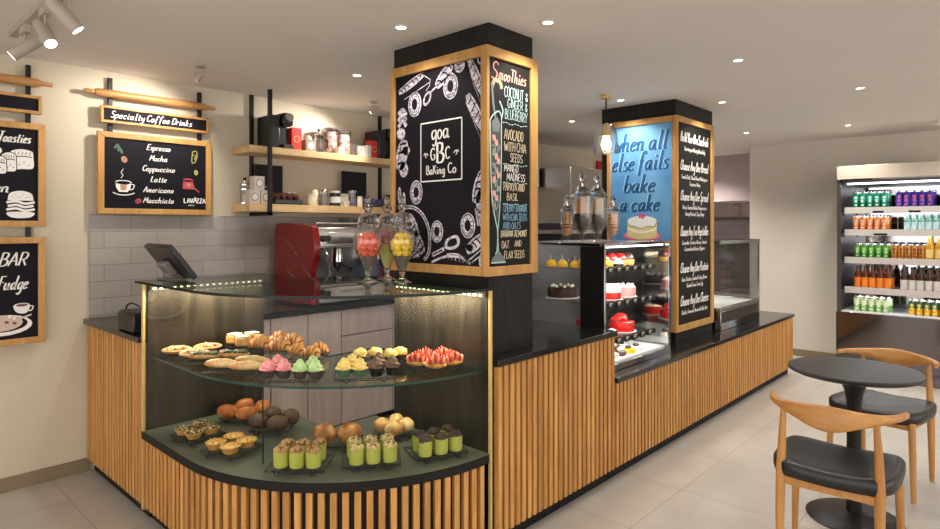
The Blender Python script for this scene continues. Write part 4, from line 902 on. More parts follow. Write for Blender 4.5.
tag(O('red_sweets', MB().lathe([(.001, .19), (.062, .19), (.064, .21), (.062, .235), (.046, .256), (.001, .26)], (2.06, 2.504, Zg), 20), m_redsw, loc=(2.06, 2.504, Zg + .2)), 'small dark red sweets filling the top of the rear jar', 'sweets', None, 'stuff')
tag(O('yellow_sweets', MB().lathe([(.012, .065), (.023, .095), (.037, .135), (.054, .163), (.062, .188), (.001, .189)], (2.06, 2.504, Zg), 20), m_yellsw, loc=(2.06, 2.504, Zg + .1)), 'pale yellow sweets in the lower part of the rear jar', 'sweets', None, 'stuff')

# ------------------------------------------------------------------ pastries
def rack(x, y, z, w, d_, rz, label, h_=.025):
    b = MB(); M_ = Matrix.Translation((x, y, z)) @ Matrix.Rotation(rz, 4, 'Z'); b.T = M_
    t = .0022
    c = [(-w / 2, -d_ / 2), (w / 2, -d_ / 2), (w / 2, d_ / 2), (-w / 2, d_ / 2)]
    b.tube([(p[0], p[1], h_ - t) for p in c], t, 6, closed=True); b.tube([(p[0] * .97, p[1] * .97, h_ - .010) for p in c], t * .8, 6, closed=True)
    n = int(w / .02)
    for i in range(1, n): xx = -w / 2 + w * i / n; b.bar((xx, -d_ / 2, h_ - t), (xx, d_ / 2, h_ - t), .001)
    for sx in (-.3, .3):
        for sy in (-1, 1):
            xx = sx * w; b.tube([(xx - .016, sy * d_ / 2, h_ - t), (xx - .003, sy * d_ / 2, t), (xx + .003, sy * d_ / 2, t), (xx + .016, sy * d_ / 2, h_ - t)], t, 6)
    tag(O('cooling_rack', b, m_bmetal, loc=(x, y, z)), label, 'rack', 'wire cooling racks in the pastry case')
Z1, Z2 = .46, .84
R = math.radians
for a in ((1.285, 3.005, .20, .17, -80, 'nutty tarts at the left of the lower shelf'), (1.312, 2.70, .21, .18, -68, 'golden tarts on the lower shelf'), (1.428, 2.315, .25, .18, -47, 'lime cup crumble muffins below the pink cupcakes'),
          (1.668, 2.135, .25, .18, -38, 'lime cup pale muffins in the middle front of lower shelf'), (1.93, 2.0, .25, .17, -22, 'dark topped lime muffins at right of the lower shelf'), (1.69, 2.42, .22, .16, -47, 'two large brown buns on the lower shelf'),
          (1.96, 2.33, .18, .17, -35, 'four golden rolls on the lower shelf'), (1.585, 3.125, .2, .16, -60, 'orange buns at the back of the lower shelf'), (1.60, 2.845, .19, .17, -47, 'glass-dimmed brown buns behind the glass divider')):
    rack(a[0], a[1], Z1, a[2], a[3], R(a[4]), 'black wire rack under the ' + a[5])
for a in ((1.345, 3.15, .2, .18, -60, 'topped flatbreads at the left of the glass shelf'), (1.32, 2.90, .24, .16, -35, 'spinach topped breads on the glass shelf'), (1.31, 2.655, .22, .2, -47, 'filled baguettes on the glass shelf'),
          (1.60, 3.165, .2, .18, -60, 'scone squares at the back of the glass shelf'), (1.675, 2.925, .2, .2, -47, 'larger croissants on the glass shelf'), (1.68, 2.64, .16, .19, -47, 'three small croissants on the glass shelf'),
          (1.392, 2.33, .26, .15, -47, 'pink and green cupcakes on the glass shelf'), (1.628, 2.125, .26, .15, -37, 'yellow and chocolate cupcakes on the glass shelf'), (1.835, 2.285, .21, .15, -30, 'golden muffins behind the chocolate cupcakes'), (1.965, 2.045, .2, .17, -20, 'strawberry pastries on the glass shelf')):
    rack(a[0], a[1], Z2, a[2], a[3], R(a[4]), 'black wire rack under the ' + a[5], .02)
T1, T2_ = Z1 + .0255, Z2 + .0205
FB = ['front left', 'front middle', 'front right', 'back left', 'back middle', 'back right']
def cupcake(name, wm, fm, big=1.0):
    r = E(name, (0, 0, 0), 'x', 'cupcake')
    O('wrapper', MB().lathe([(.019, 0), (.0265, .032), (.027, .034), (.024, .034), (.001, .033)], n=32, flute=.035), wm, r)
    b = MB(); R_ = []
    for i in range(15):
        t = i / 14; z = .032 + .040 * t * big; rr_ = .0285 * (1 - t) ** .62 + .002
        ring = []
        for a in range(20):
            q = 2 * PI * a / 20; f = 1 + .13 * math.sin(2.0 * q + t * 15) * (1 - t * .5) + .05 * noise.noise(V3((math.cos(q) * 3, math.sin(q) * 3, t * 8)))
            ring.append((rr_ * f * math.cos(q), rr_ * f * math.sin(q), z + .002 * math.sin(q * 2 + t * 15)))
        R_.append(ring)
    b.rings(R_); O('frosting', b, fm, r, 60); return r
def lab3(txt): return [txt + ', ' + p for p in ('left of the front pair', 'right of the front pair', 'the one behind')]
for name, wm, fm, spots, txt, grp in (('pink_cupcake', m_cup, m_pink, ((1.306, 2.369), (1.354, 2.323), (1.38, 2.42)), 'pink frosted cupcake on the glass shelf', 'pink cupcakes'), ('green_cupcake', m_cup, m_green, ((1.392, 2.262), (1.438, 2.215), (1.474, 2.29)), 'pale green frosted cupcake on the glass shelf', 'green cupcakes'),
        ('yellow_cupcake', m_cupg, m_yel, ((1.534, 2.149), (1.582, 2.102), (1.605, 2.19)), 'yellow frosted cupcake in a green wrapper', 'yellow cupcakes'), ('chocolate_cupcake', m_black, m_cfrost, ((1.64, 2.065), (1.70, 2.03), (1.705, 2.13)), 'brown frosted chocolate cupcake in a black wrapper', 'chocolate cupcakes')):
    p = cupcake(name, wm, fm); place(p, [(x, y, T2_, random.uniform(0, 6), l, 1.12) for (x, y), l in zip(spots, lab3(txt))], grp)
def cupmuffin(name, tm):
    r = E(name, (0, 0, 0), 'x', 'muffin')
    O('wrapper', MB().lathe([(.0295, 0), (.031, .01), (.032, .066), (.030, .066), (.001, .062)], n=28, flute=.012), m_lime, r)
    O('muffin_top', MB().ell((0, 0, .066), (.0315, .0315, .019), 18, 8, nz=.28, fr=4, seed=len(name), flat=-.006), tm, r, 60)
    b = MB(); random.seed(len(name) + 3)
    for k in range(26):
        q = random.uniform(0, 6.28); rr_ = .029 * random.random() ** .5; zz_ = .066 + .018 * math.sqrt(max(0, 1 - (rr_ / .0315) ** 2)); b.ell((rr_ * math.cos(q), rr_ * math.sin(q), zz_), (random.uniform(.003, .006), random.uniform(.003, .006), .004), 7, 4, m=k % 2)
    O('crumbs', b, {'crumble_muffin': [m_crust, m_crumbw], 'pale_muffin': [m_crcream, m_crust], 'chocolate_muffin': [m_choc, m_cakec]}[name], r); return r
gm1 = [(1.35, 2.339), (1.392, 2.285), (1.44, 2.235), (1.411, 2.392), (1.455, 2.339), (1.506, 2.295)]
gm2 = [(1.585, 2.13), (1.642, 2.088), (1.702, 2.050), (1.626, 2.202), (1.684, 2.162), (1.745, 2.122)]
chm = [(1.848, 1.982), (1.916, 1.952), (1.988, 1.932), (1.876, 2.052), (1.944, 2.026), (2.018, 2.012)]
for name, tm, sp_, txt, grp in (('crumble_muffin', m_crumbt, gm1, 'brown crumble muffin in lime paper', 'crumble muffins'), ('pale_muffin', m_crumbw, gm2, 'pale crumb topped muffin in lime paper', 'pale topped muffins'), ('chocolate_muffin', m_crumbd, chm, 'dark chocolate topped muffin in lime paper', 'dark topped muffins')):
    p = cupmuffin(name, tm); place(p, [(x, y, T1, random.uniform(0, 6), txt + ', ' + FB[i] + ' of its rack') for i, (x, y) in enumerate(sp_)], grp)
def tart(name, fm, nz):
    r = E(name, (0, 0, 0), 'x', 'tart')
    O('shell', MB().lathe([(.026, 0), (.040, .026), (.042, .028), (.038, .028), (.03, .02), (.001, .02)], n=36, flute=.03), m_tart, r)
    O('filling', MB().ell((0, 0, .024), (.0375, .0375, .009), 20, 8, nz=.1, fr=7, seed=2, flat=-.003), fm, r, 70)
    b = MB(); random.seed(5)
    for k in range(int(nz * 80)):
        q = random.uniform(0, 6.28); rr_ = .033 * random.random() ** .5; b.ell((rr_ * math.cos(q), rr_ * math.sin(q), .032), (random.uniform(.003, .006), random.uniform(.003, .005), .004), 7, 4, m=k % 2)
    O('nut_topping', b, [m_choc, m_crcream] if nz > .3 else [m_tart, m_croi], r); return r
four = ['front left', 'front right', 'back left', 'back right']
p = tart('nut_tart', m_nuts, .5); place(p, [(x, y, T1, i, 'nut topped tart at left of lower shelf, %s of four' % four[i]) for i, (x, y) in enumerate([(1.235, 3.047), (1.245, 2.955), (1.325, 3.067), (1.33, 2.965)])], 'nut tarts')
p = tart('golden_tart', m_lemon, .2); place(p, [(x, y, T1, i, 'plain golden tart on lower shelf, %s of four' % four[i], 1.1) for i, (x, y) in enumerate([(1.255, 2.744), (1.277, 2.645), (1.35, 2.765), (1.365, 2.667)])], 'golden tarts')
def bun(name, mt, r_, cat='bun', seed=1, nz=.12):
    return tag(O(name, MB().ell((0, 0, r_[2] * .8), r_, 22, 12, nz=nz, fr=2, seed=seed, flat=-r_[2] * .8), mt, ang=70), 'x', cat)
p = bun('orange_bun', m_buno, (.042, .06, .037)); place(p, [(x, y, T1, R(30 + 40 * i), 'shiny orange brown bun at back of lower shelf, %s of four' % four[i]) for i, (x, y) in enumerate([(1.505, 3.145), (1.56, 3.045), (1.615, 3.185), (1.67, 3.085)])], 'orange buns')
p = bun('dimmed_bun', m_bund, (.044, .054, .04), seed=4); place(p, [(x, y, T1, R(20 + 50 * i), 'glass-dimmed brown bun behind the glass divider, %s of four' % four[i]) for i, (x, y) in enumerate([(1.53, 2.865), (1.575, 2.762), (1.635, 2.92), (1.68, 2.815)])], 'glass-dimmed buns')
p = bun('large_bun', m_bun, (.052, .064, .046), seed=6); place(p, [(1.645, 2.458, T1, R(-5), 'large glossy brown bun, left of the pair on lower shelf'), (1.728, 2.378, T1, R(-85), 'large glossy brown bun, right of the pair on lower shelf')], 'large buns')
p = bun('golden_roll', m_bunp, (.038, .047, .036), seed=9); place(p, [(x, y, T1, R(60 * i), 'small pale golden roll at right rear of lower shelf, %s of four' % four[i]) for i, (x, y) in enumerate([(1.918, 2.37), (1.925, 2.285), (2.01, 2.37), (2.0, 2.285)])], 'golden rolls')
p = E('golden_muffin', (0, 0, 0), 'x', 'muffin'); O('wrapper', MB().lathe([(.02, 0), (.028, .03), (.025, .03), (.001, .029)], n=28, flute=.03), m_cup, p); O('muffin_top', MB().ell((0, 0, .036), (.034, .034, .026), 18, 9, nz=.3, fr=3, seed=5, flat=-.008), m_yel, p, 60)
place(p, [(x, y, T2_, i, 'golden muffin in dark paper behind chocolate cupcakes, %s of four' % pos[i].replace('rightmost', 'last')) for i, (x, y) in enumerate([(1.757, 2.335), (1.822, 2.30), (1.85, 2.225), (1.912, 2.225)])], 'golden muffins')
# croissants
def croissant():
    b = MB(); R_ = []; n = 33
    for i in range(n):
        t = i / (n - 1); a = R(-75) + R(150) * t; c = V3((.052 * math.sin(a), .03 * math.cos(a) - .02, 0))
        w = .006 + .029 * math.sin(PI * t) ** .8; w *= 1 + .13 * abs(math.sin(PI * t * 4.5)) - .06
        d_ = V3((math.cos(a), -math.sin(a) * .6, 0)).normalized(); n_ = V3((-d_.y, d_.x, 0))
        R_.append([c + n_ * w * math.cos(2 * PI * k / 14) + V3((0, 0, .9 * w + .95 * w * math.sin(2 * PI * k / 14))) for k in range(14)])
    b.rings(R_, mats=[1 if (i % 7) in (0, 1) else 0 for i in range(n)]); return tag(O('croissant', b, [m_croi, m_croid], ang=70), 'x', 'croissant')
p = croissant()
place(p, [(1.597, 2.985, T2_, R(-60), 'golden croissant at left end of the larger croissants', 1.05), (1.632, 2.85, T2_, R(-50), 'golden croissant nearest the viewer among the larger croissants', 1.05), (1.72, 3.0, T2_, R(-40), 'golden croissant at the rear of the larger croissants', 1.05), (1.735, 2.89, T2_, R(-40), 'golden croissant at right end of the larger croissants', 1.05),
          (1.64, 2.70, T2_, R(-70), 'smaller croissant, leftmost of three behind the green cupcakes', .82), (1.663, 2.60, T2_, R(-60), 'smaller croissant, nearest of three behind the green cupcakes', .82), (1.74, 2.645, T2_, R(-30), 'smaller croissant, rightmost of three behind the green cupcakes', .82)], 'croissants')
# flatbreads
def flatbread():
    r = E('flatbread', (0, 0, 0), 'x', 'flatbread')
    O('dough', MB().lathe([(.05, 0), (.068, .006), (.07, .014), (.062, .019), (.052, .013), (.001, .012)], n=28), m_dough, r, 60)
    b = MB(); random.seed(4)
    for k in range(34):
        q = random.uniform(0, 6.28); rr_ = .05 * random.random() ** .5; b.ell((rr_ * math.cos(q), rr_ * math.sin(q), .018), (random.uniform(.007, .013), random.uniform(.006, .01), .009), 8, 5, m=random.choice((0, 0, 0, 1, 2)))
    O('topping', b, [m_topping, m_tomato, m_spin], r); return r
p = flatbread(); place(p, [(1.262, 3.20, T2_, 0, 'cheese flatbread at the far left of the glass shelf'), (1.405, 3.165, T2_, 2, 'cheese flatbread with tomato, right of the left flatbread'), (1.29, 3.06, T2_, 4, 'cheese flatbread nearest the curved glass at the left')], 'cheese flatbreads')
def longbread(name, L_, w, h_, tm, cat, nt=40):
    r = E(name, (0, 0, 0), 'x', cat)
    O('bread', MB().ell((0, 0, h_ * .55), (L_ / 2, w / 2, h_ * .6), 24, 10, nz=.08, fr=2, seed=3, flat=-h_ * .5), m_dough if nt else m_bunp, r, 60)
    b = MB(); random.seed(9)
    if nt:
        for k in range(nt):
            x = random.uniform(-.4, .4) * L_; y = random.uniform(-.32, .32) * w; b.ell((x, y, h_ * 1.05), (random.uniform(.008, .014), random.uniform(.006, .012), .007), 8, 5, m=0 if random.random() < .8 else 1)
        O('topping', b, tm, r)
    else:
        b.ell((0, 0, h_ * .72), (L_ * .44, w * .36, h_ * .5), 18, 8, nz=.3, fr=5); O('filling', b, tm, r)
    return r
p = longbread('spinach_bread', .155, .075, .028, [m_spin, m_topping], 'bread'); place(p, [(1.285, 2.935, T2_, R(-42), 'spinach topped bread, left of two on the glass shelf'), (1.40, 2.865, T2_, R(-42), 'spinach topped bread, right of two on the glass shelf')], 'spinach breads')
p = longbread('filled_baguette', .16, .05, .032, m_topping, 'baguette', 0); place(p, [(1.262, 2.70, T2_, R(-48), 'filled baguette, left of the front two on the glass shelf'), (1.315, 2.575, T2_, R(-42), 'filled baguette, right of the front two, beside pink cupcakes'), (1.385, 2.665, T2_, R(-45), 'filled baguette lying behind the front two')], 'filled baguettes')
# scone squares
p = E('scone_square', (0, 0, 0), 'x', 'scone'); O('crumb', MB().box(-.034, .034, -.034, .034, 0, .048), m_cube, p, bevel=.01); O('icing', MB().box(-.03, .03, -.03, .03, .048, .054), m_icing, p, bevel=.003)
place(p, [(1.57, 3.205, T2_, .3, 'iced scone square, leftmost of three at the rear'), (1.565, 3.11, T2_, -.5, 'iced scone square, nearest of three at the rear'), (1.655, 3.175, T2_, .1, 'iced scone square, rightmost of three at the rear')], 'scone squares')
# strawberry pastries
def strawb():
    r = E('strawberry_pastry', (0, 0, 0), 'x', 'pastry')
    O('pastry_base', MB().ell((0, 0, .012), (.05, .032, .014), 18, 6, nz=.1, flat=-.012), m_croi, r)
    O('cream', MB().ell((0, 0, .022), (.034, .014, .022), 14, 8, nz=.15), m_icing, r)
    b = MB()
    for k in range(7):
        for s_ in (-1, 1):
            t = (k - 3) / 3; b.T = Matrix.Translation((t * .036, s_ * .015, .03 + .012 * (1 - abs(t)))) @ Matrix.Rotation(s_ * R(-32), 4, 'X') @ Matrix.Rotation(R(12) * t, 4, 'Y')
            b.ell((0, 0, 0), (.0062, .017, .029 - .011 * abs(t)), 10, 6, m=0 if (k * 2 + (s_ > 0)) % 4 else 1)
    O('strawberry_slices', b, [m_straw, m_strawc], r); return r
p = strawb(); place(p, [(1.89, 2.085, T2_, R(-60), 'strawberry pastry at the left of the group'), (1.915, 1.985, T2_, R(-45), 'strawberry pastry at the front of the group'), (2.012, 1.972, T2_, R(-20), 'strawberry pastry at the front right of the group'), (1.97, 2.11, T2_, R(-45), 'strawberry pastry at the rear left of the group'), (2.04, 2.065, T2_, R(-30), 'strawberry pastry at the rear right of the group')], 'strawberry pastries')

# ------------------------------------------------------------------ square cake display case
cx0, cx1, cy0, cy1 = 3.225, 4.13, 1.89, 2.55; zb, zt = .608, 1.395
dc = E('cake_display_case', ((cx0 + cx1) / 2, 2.2, zb), 'square steel and glass cake display case between the two columns', 'display case')
f = MB()
f.box(cx0, cx1, cy0, cy1, zb, zb + .04)
f.box(cx0, cx1, cy0, cy0 + .022, zt - .018, zt); f.box(cx0, cx1, cy1 - .022, cy1, zt - .018, zt); f.box(cx0, cx0 + .022, cy0 + .022, cy1 - .022, zt - .018, zt); f.box(cx1 - .022, cx1, cy0 + .022, cy1 - .022, zt - .018, zt)
f.box(cx1 - .03, cx1, cy0, cy0 + .03, zb + .04, zt - .018); f.box(cx0, cx0 + .02, cy0, cy0 + .016, zb + .04, zt - .018); f.box(cx1 - .03, cx1, cy1 - .03, cy1, zb + .04, zt - .018); f.box(cx0, cx0 + .03, cy1 - .03, cy1, zb + .04, zt - .018)
O('frame', f, m_mirror, dc, bevel=.002)
O('corner_panel', MB().box(cx0, cx0 + .02, cy0 + .016, cy0 + .17, zb + .04, zt - .02), m_black, dc)
O('front_glass', MB().box(cx0 + .02, cx1 - .03, cy0 + .004, cy0 + .01, zb + .04, zt - .018), m_glass, dc)
O('side_glass', MB().box(cx0 + .004, cx0 + .01, cy0 + .17, cy1 - .03, zb + .04, zt - .018), m_glass, dc)
O('end_panel', MB().box(cx1 - .012, cx1 - .006, cy0 + .03, cy1 - .03, zb + .04, zt - .018), m_mirror, dc)
O('top_panel', MB().box(cx0 + .022, cx1 - .022, cy0 + .022, cy1 - .022, zt - .012, zt - .002), m_steel, dc)
O('back_panel', MB().box(cx0 + .03, cx1 - .03, cy1 - .02, cy1 - .012, zb + .04, zt - .018), m_dsteel, dc)
O('base_tray', MB().box(cx0 + .03, cx1 - .035, cy0 + .03, cy1 - .035, zb + .04, zb + .052), m_whitemat, dc)
SZ = (1.235, 1.022, .79)
for z in SZ:
    s_ = O('display_shelf', MB().box(cx0 + .03, cx1 - .16, cy0 + .06, cy1 - .08, z - .008, z), pane('case_shelf', (.9, .93, .92), .5, .05), dc)
    O('shelf_edge', MB().box(cx0 + .025, cx1 - .16, cy0 + .035, cy0 + .06, z - .026, z + .003), m_black, s_)
    tg = MB()
    for k in range(6): tg.box(cx0 + .1 + k * .105, cx0 + .15 + k * .105, cy0 + .028, cy0 + .035, z - .03, z + .012)
    O('price_tag', tg, m_darkpl, s_)
    tw = MB()
    for k in range(6):
        x = cx0 + .105 + k * .105; tw.box(x, x + .04, cy0 + .0275, cy0 + .028, z - .004, z + .001); tw.box(x, x + .03, cy0 + .0275, cy0 + .028, z - .014, z - .01)
    O('price_tag_print', tw, m_paper, s_)
lc = MB(); lc.box(cx0 + .05, cx1 - .06, cy0 + .03, cy0 + .042, zt - .03, zt - .018); O('led_tube', lc, m_ledw, dc)
area('case_lamp', ((cx0 + cx1) / 2, cy0 + .06, zt - .034), (R(12), 0, 0), .75, .03, 3.2, (1, .96, .9), dc)
for z in SZ: area('shelf_lamp', ((cx0 + cx1) / 2 - .05, cy0 + .07, z - .03), (R(14), 0, 0), .7, .02, 1.2, (1, .96, .9), dc)
# cakes
def ctart(name, mt, lab, x, y, z, r_=.04, h_=.035, grp=None, top=None):
    r = E(name, (x, y, z), lab, 'cake', grp)
    O('base', MB().lathe([(r_ * .85, 0), (r_, h_ * .5), (r_ * .96, h_ * .55), (.001, h_ * .56)], (x, y, z), 24, flute=.02), m_tart if mt is not m_cakew else m_cakec, r)
    O('topping', MB().ell((x, y, z + h_ * .6), (r_ * .92, r_ * .92, h_ * .75), 18, 8, flat=-h_ * .08, nz=.18, fr=5, seed=x), mt, r, 60); return r
od = ['first from the left', 'second from the left', 'third from the left', 'fourth from the left', 'fifth from the left', 'last at the right']
for k in range(6):
    x = 3.30 + k * .108; mt = (m_topping, m_caker, m_caker, m_caker, m_caker, m_cakec)[k]
    ctart(('cream_tart', 'strawberry_tart', 'strawberry_tart', 'strawberry_tart', 'strawberry_tart', 'chocolate_tart')[k], mt, ('cream', 'red strawberry', 'red strawberry', 'red strawberry', 'red strawberry', 'dark chocolate')[k] + ' tart on the top cake case shelf, rear row, ' + od[k], x, 2.07, SZ[0] + .0005, .048, .06, 'tarts in the rear row')
for k in range(3):
    ctart(('cream_tart', 'yellow_tart', 'white_tart')[k], (m_icing, m_yglaze, m_cakew)[k], ('cream', 'glossy yellow', 'small white')[k] + ' tart in front row on the top cake shelf', 3.31 + k * .13, 1.99, SZ[0] + .0005, .034, .036)
for k, (x, y) in enumerate(((3.305, 2.335), (3.305, 2.245), (3.305, 2.15))):
    r = E('yellow_dome_cake', (x, y, SZ[0] + .0005), 'glossy yellow dome cake on the top shelf, %s one from the rear' % ('first', 'second', 'third')[k], 'cake', 'yellow dome cakes')
    O('glazed_dome', MB().lathe([(.033, 0), (.035, .012), (.03, .03), (.018, .042), (.006, .047), (.001, .05)], (x, y, SZ[0] + .001), 20), m_yglaze, r); O('decoration', MB().bar((x, y, SZ[0] + .046), (x + .012, y + .01, SZ[0] + .075), .002), m_whitemat, r)
z = SZ[1] + .0005
def drum(name, x, y, r_, h_, mats, label, deco=None):
    r = E(name, (x, y, z), label, 'cake')
    O('cake_board', MB().lathe([(r_ * 1.15, 0), (r_ * 1.15, .004)], (x, y, z), 28), m_whitemat, r)
    O('cake_body', MB().lathe([(r_, .004), (r_ * 1.01, h_ * .5), (r_, h_ * .5), (r_, h_ * .95), (r_ * .95, h_), (.001, h_)], (x, y, z), 28, mats=[0, 1, 1, 1, 1]), mats, r)
    if deco:
        b = MB()
        for k in range(8): q = k * PI / 4; b.ell((x + r_ * .7 * math.cos(q), y + r_ * .7 * math.sin(q), z + h_ + .006), (.011, .011, .012), 8, 6)
        O('decoration', b, deco, r)
    return r
drum('chocolate_cake', 3.43, 2.33, .10, .07, [m_cakec, m_cakec], 'round dark chocolate cake with white decoration at the side glass', m_icing)
drum('white_cake', 3.35, 2.045, .06, .085, [m_cakew, m_cakew], 'round white cake at the left of the middle shelf', m_icing)
drum('red_and_white_cake', 3.55, 2.045, .075, .095, [m_caker, m_cakew], 'white cake with red base on the middle shelf')
drum('pink_cake', 3.76, 2.045, .07, .07, [m_cakep, m_cakep], 'pink glazed cake at the right of the middle shelf', m_cakew)
z = SZ[2] + .0005
r = drum('red_velvet_cake', 3.73, 2.055, .085, .07, [m_caker, m_caker], 'glossy red cake with raised red petals on the lower shelf')
b = MB(); b.T = Matrix.Translation((3.71, 2.055, z + .085)); b.ell((-.02, 0, 0), (.05, .05, .03), 16, 8, nz=.4, fr=2, seed=2); b.ell((.03, .01, .01), (.04, .045, .025), 16, 8, nz=.4, fr=2, seed=5); O('petals', b, m_caker, r)
z = SZ[2] + .0005
drum('red_cake', 3.62, 2.26, .07, .07, [m_caker, m_caker], 'smaller red cake behind the glossy red petal cake')
ctart('golden_flan', m_topping, 'golden flan at the left of the lower cake shelf', 3.42, 2.06, z, .07, .04); ctart('cream_flan', m_icing, 'cream flan in front of the golden flan', 3.50, 1.995, z, .038, .036)
zb2 = zb + .0525
random.seed(3); kk = 0
for i in range(5):
    for j in range(2):
        x = 3.36 + i * .105; y = 1.975 + j * .11; mt = (m_cakec, m_cakew, m_cakec, m_yglaze, m_cakew)[(i + j * 2) % 5]
        r = E('dessert_square', (x, y, zb2), '%s dessert square on case floor, %s row, %s' % ({id(m_cakec): 'chocolate', id(m_cakew): 'white', id(m_yglaze): 'yellow'}[id(mt)], ('front', 'rear')[j], od[i]), 'dessert', 'dessert squares')
        b = MB(); b.T = Matrix.Translation((x, y, zb2)) @ Matrix.Rotation(random.uniform(-.4, .4), 4, 'Z'); b.box(-.034, .034, -.03, .03, 0, .03); O('sponge', b, mt, r, bevel=.004)
        b2_ = MB(); b2_.ell((x, y, zb2 + .04), (.022, .02, .014), 12, 6, nz=.3, seed=kk); O('topping', b2_, m_cakew if mt is m_cakec else m_choc, r); kk += 1
# jars on the cake case
def tall_jar(x, y, label, h_=.45, rb=.066):
    z = zt + .0005; k = h_ / .45
    r = E('apothecary_jar', (x, y, z), label, 'jar', 'apothecary jars on the cake case'); q = rb
    out = [(.042, 0), (.044, .004), (.016, .014), (.01, .03), (.02, .045), (q * .7, .085), (q * .95, .14), (q, .2), (q, .27), (q * 1.05, .29)]; inn = [(q * .95, .29), (q * .93, .27), (q * .93, .2), (q * .88, .142), (q * .62, .09), (.006, .055)]
    O('glass_bowl', MB().lathe([(a, b * k) for a, b in out + inn], (x, y, z), 28), m_jar, r, 30)
    O('lid', MB().lathe([(a, b * k) for a, b in [(.001, .291), (q * 1.08, .2911), (q * 1.1, .297), (q * .9, .31), (q * .6, .345), (.016, .375), (.012, .385), (.02, .395), (.024, .412), (.018, .43), (.01, .437), (.001, .45)]], (x, y, z), 28), m_solid, r, 30); return z, k
z, k = tall_jar(3.331, 2.114, 'large apothecary jar with dark truffles and wafer sticks, left of two'); z, k = tall_jar(3.501, 2.107, 'large apothecary jar with dark truffles and pale sticks, right of two')
for n_, (x, y) in enumerate(((3.331, 2.114), (3.501, 2.107))):
    tag(O('truffles', MB().lathe([(.006, .058), (.036, .09), (.052, .142), (.056, .18), (.001, .19)], (x, y, z), 20), m_truffle, loc=(x, y, z + .1)), 'dark truffles filling the bottom of the %s large jar' % ('left', 'right')[n_], 'truffles', None, 'stuff')
    st = None
    for i in range(12):
        q = i * PI / 6; rr_ = .034 if i % 2 else .018
        if st is None: st = tag(O('wafer_stick', MB().tube([(0, 0, 0), (0, 0, .125)], .0042, 8), (m_cookie, m_stick)[n_]), 'thin %s stick standing in the %s large jar' % (('brown wafer', 'pale biscuit')[n_], ('left', 'right')[n_]), 'biscuit', ('wafer sticks in the left jar', 'biscuit sticks in the right jar')[n_]); o = st
        else: o = st.copy(); col.objects.link(o)
        o.location = (x + rr_ * math.cos(q), y + rr_ * math.sin(q), z + .155); o.rotation_euler = (.06 * math.sin(i), .06 * math.cos(i * 2), 0)
for n_, (x, y) in enumerate(((3.375, 2.255), (3.645, 2.075))):
    tall_jar(x, y, 'small apothecary jar of stacked cookies, %s of the four jars' % ('leftmost', 'rightmost')[n_], .31, .046); ck = None
    for i in range(5):
        if ck is None: ck = tag(O('cookie', MB().lathe([(.026, 0), (.034, .004), (.034, .012), (.028, .016), (.001, .017)], n=20), m_cookie), 'round cookie in the stack inside the %s small jar' % ('left', 'right')[n_], 'cookie', 'cookies in the %s small jar' % ('left', 'right')[n_]); o = ck
        else: o = ck.copy(); col.objects.link(o)
        o.location = (x, y, zt + .098 + i * .0178); o.rotation_euler = (.03 * (i % 2), .04 * ((i % 3) - 1), i)
    tag(O('biscuit_crumbs', MB().lathe([(.006, .04), (.026, .062), (.036, .09), (.001, .096)], (x, y, zt), 18), m_cookie, loc=(x, y, zt + .06)), 'biscuit pieces at the bottom of the %s small jar' % ('left', 'right')[n_], 'biscuits', None, 'stuff')

# ------------------------------------------------------------------ cold topping counter, right of the far column
gx0, gx1, gy0, gy1 = 5.23, 6.22, 1.95, 2.58
g = E('cold_topping_unit', (5.7, 2.25, .607), 'steel cold topping unit with glass guard right of the far column', 'display case')
b = MB(); b.box(gx0, gx1, gy0, gy1, .608, .77); O('steel_body', b, m_mirror, g, bevel=.003)
O('rim', MB().box(gx0, gx1, gy0, gy0 + .03, .77, .80).box(gx0, gx1, gy1 - .03, gy1, .77, .80).box(gx0, gx0 + .03, gy0 + .03, gy1 - .03, .77, .80).box(gx1 - .03, gx1, gy0 + .03, gy1 - .03, .77, .80), m_steel, g, bevel=.003)
for i in range(3):
    x = gx0 + .035 + i * .308; O('food_pan', MB().box(x, x + .3, gy0 + .035, gy1 - .035, .771, .79), m_panw, g, bevel=.004)
O('front_glass', MB().box(gx0 + .01, gx1 - .012, gy0 + .004, gy0 + .01, .80, 1.36), m_glass, g)
O('side_glass', MB().box(gx1 - .012, gx1 - .006, gy0 + .004, gy1 - .01, .80, 1.36), pane('smoked_pane', (.62, .63, .63), .7, .04), g)
O('top_glass', MB().box(gx0, gx1, gy0, gy0 + .36, 1.36, 1.37, 0), m_gtop, g)
e = MB(); e.box(gx0, gx1, gy0 - .002, gy0 + .012, 1.345, 1.375); e.box(gx1 - .012, gx1, gy0 + .012, gy0 + .36, 1.345, 1.375); e.box(gx1 - .014, gx1 - .002, gy0, gy0 + .014, .80, 1.345); O('edge_rail', e, m_steel, g)

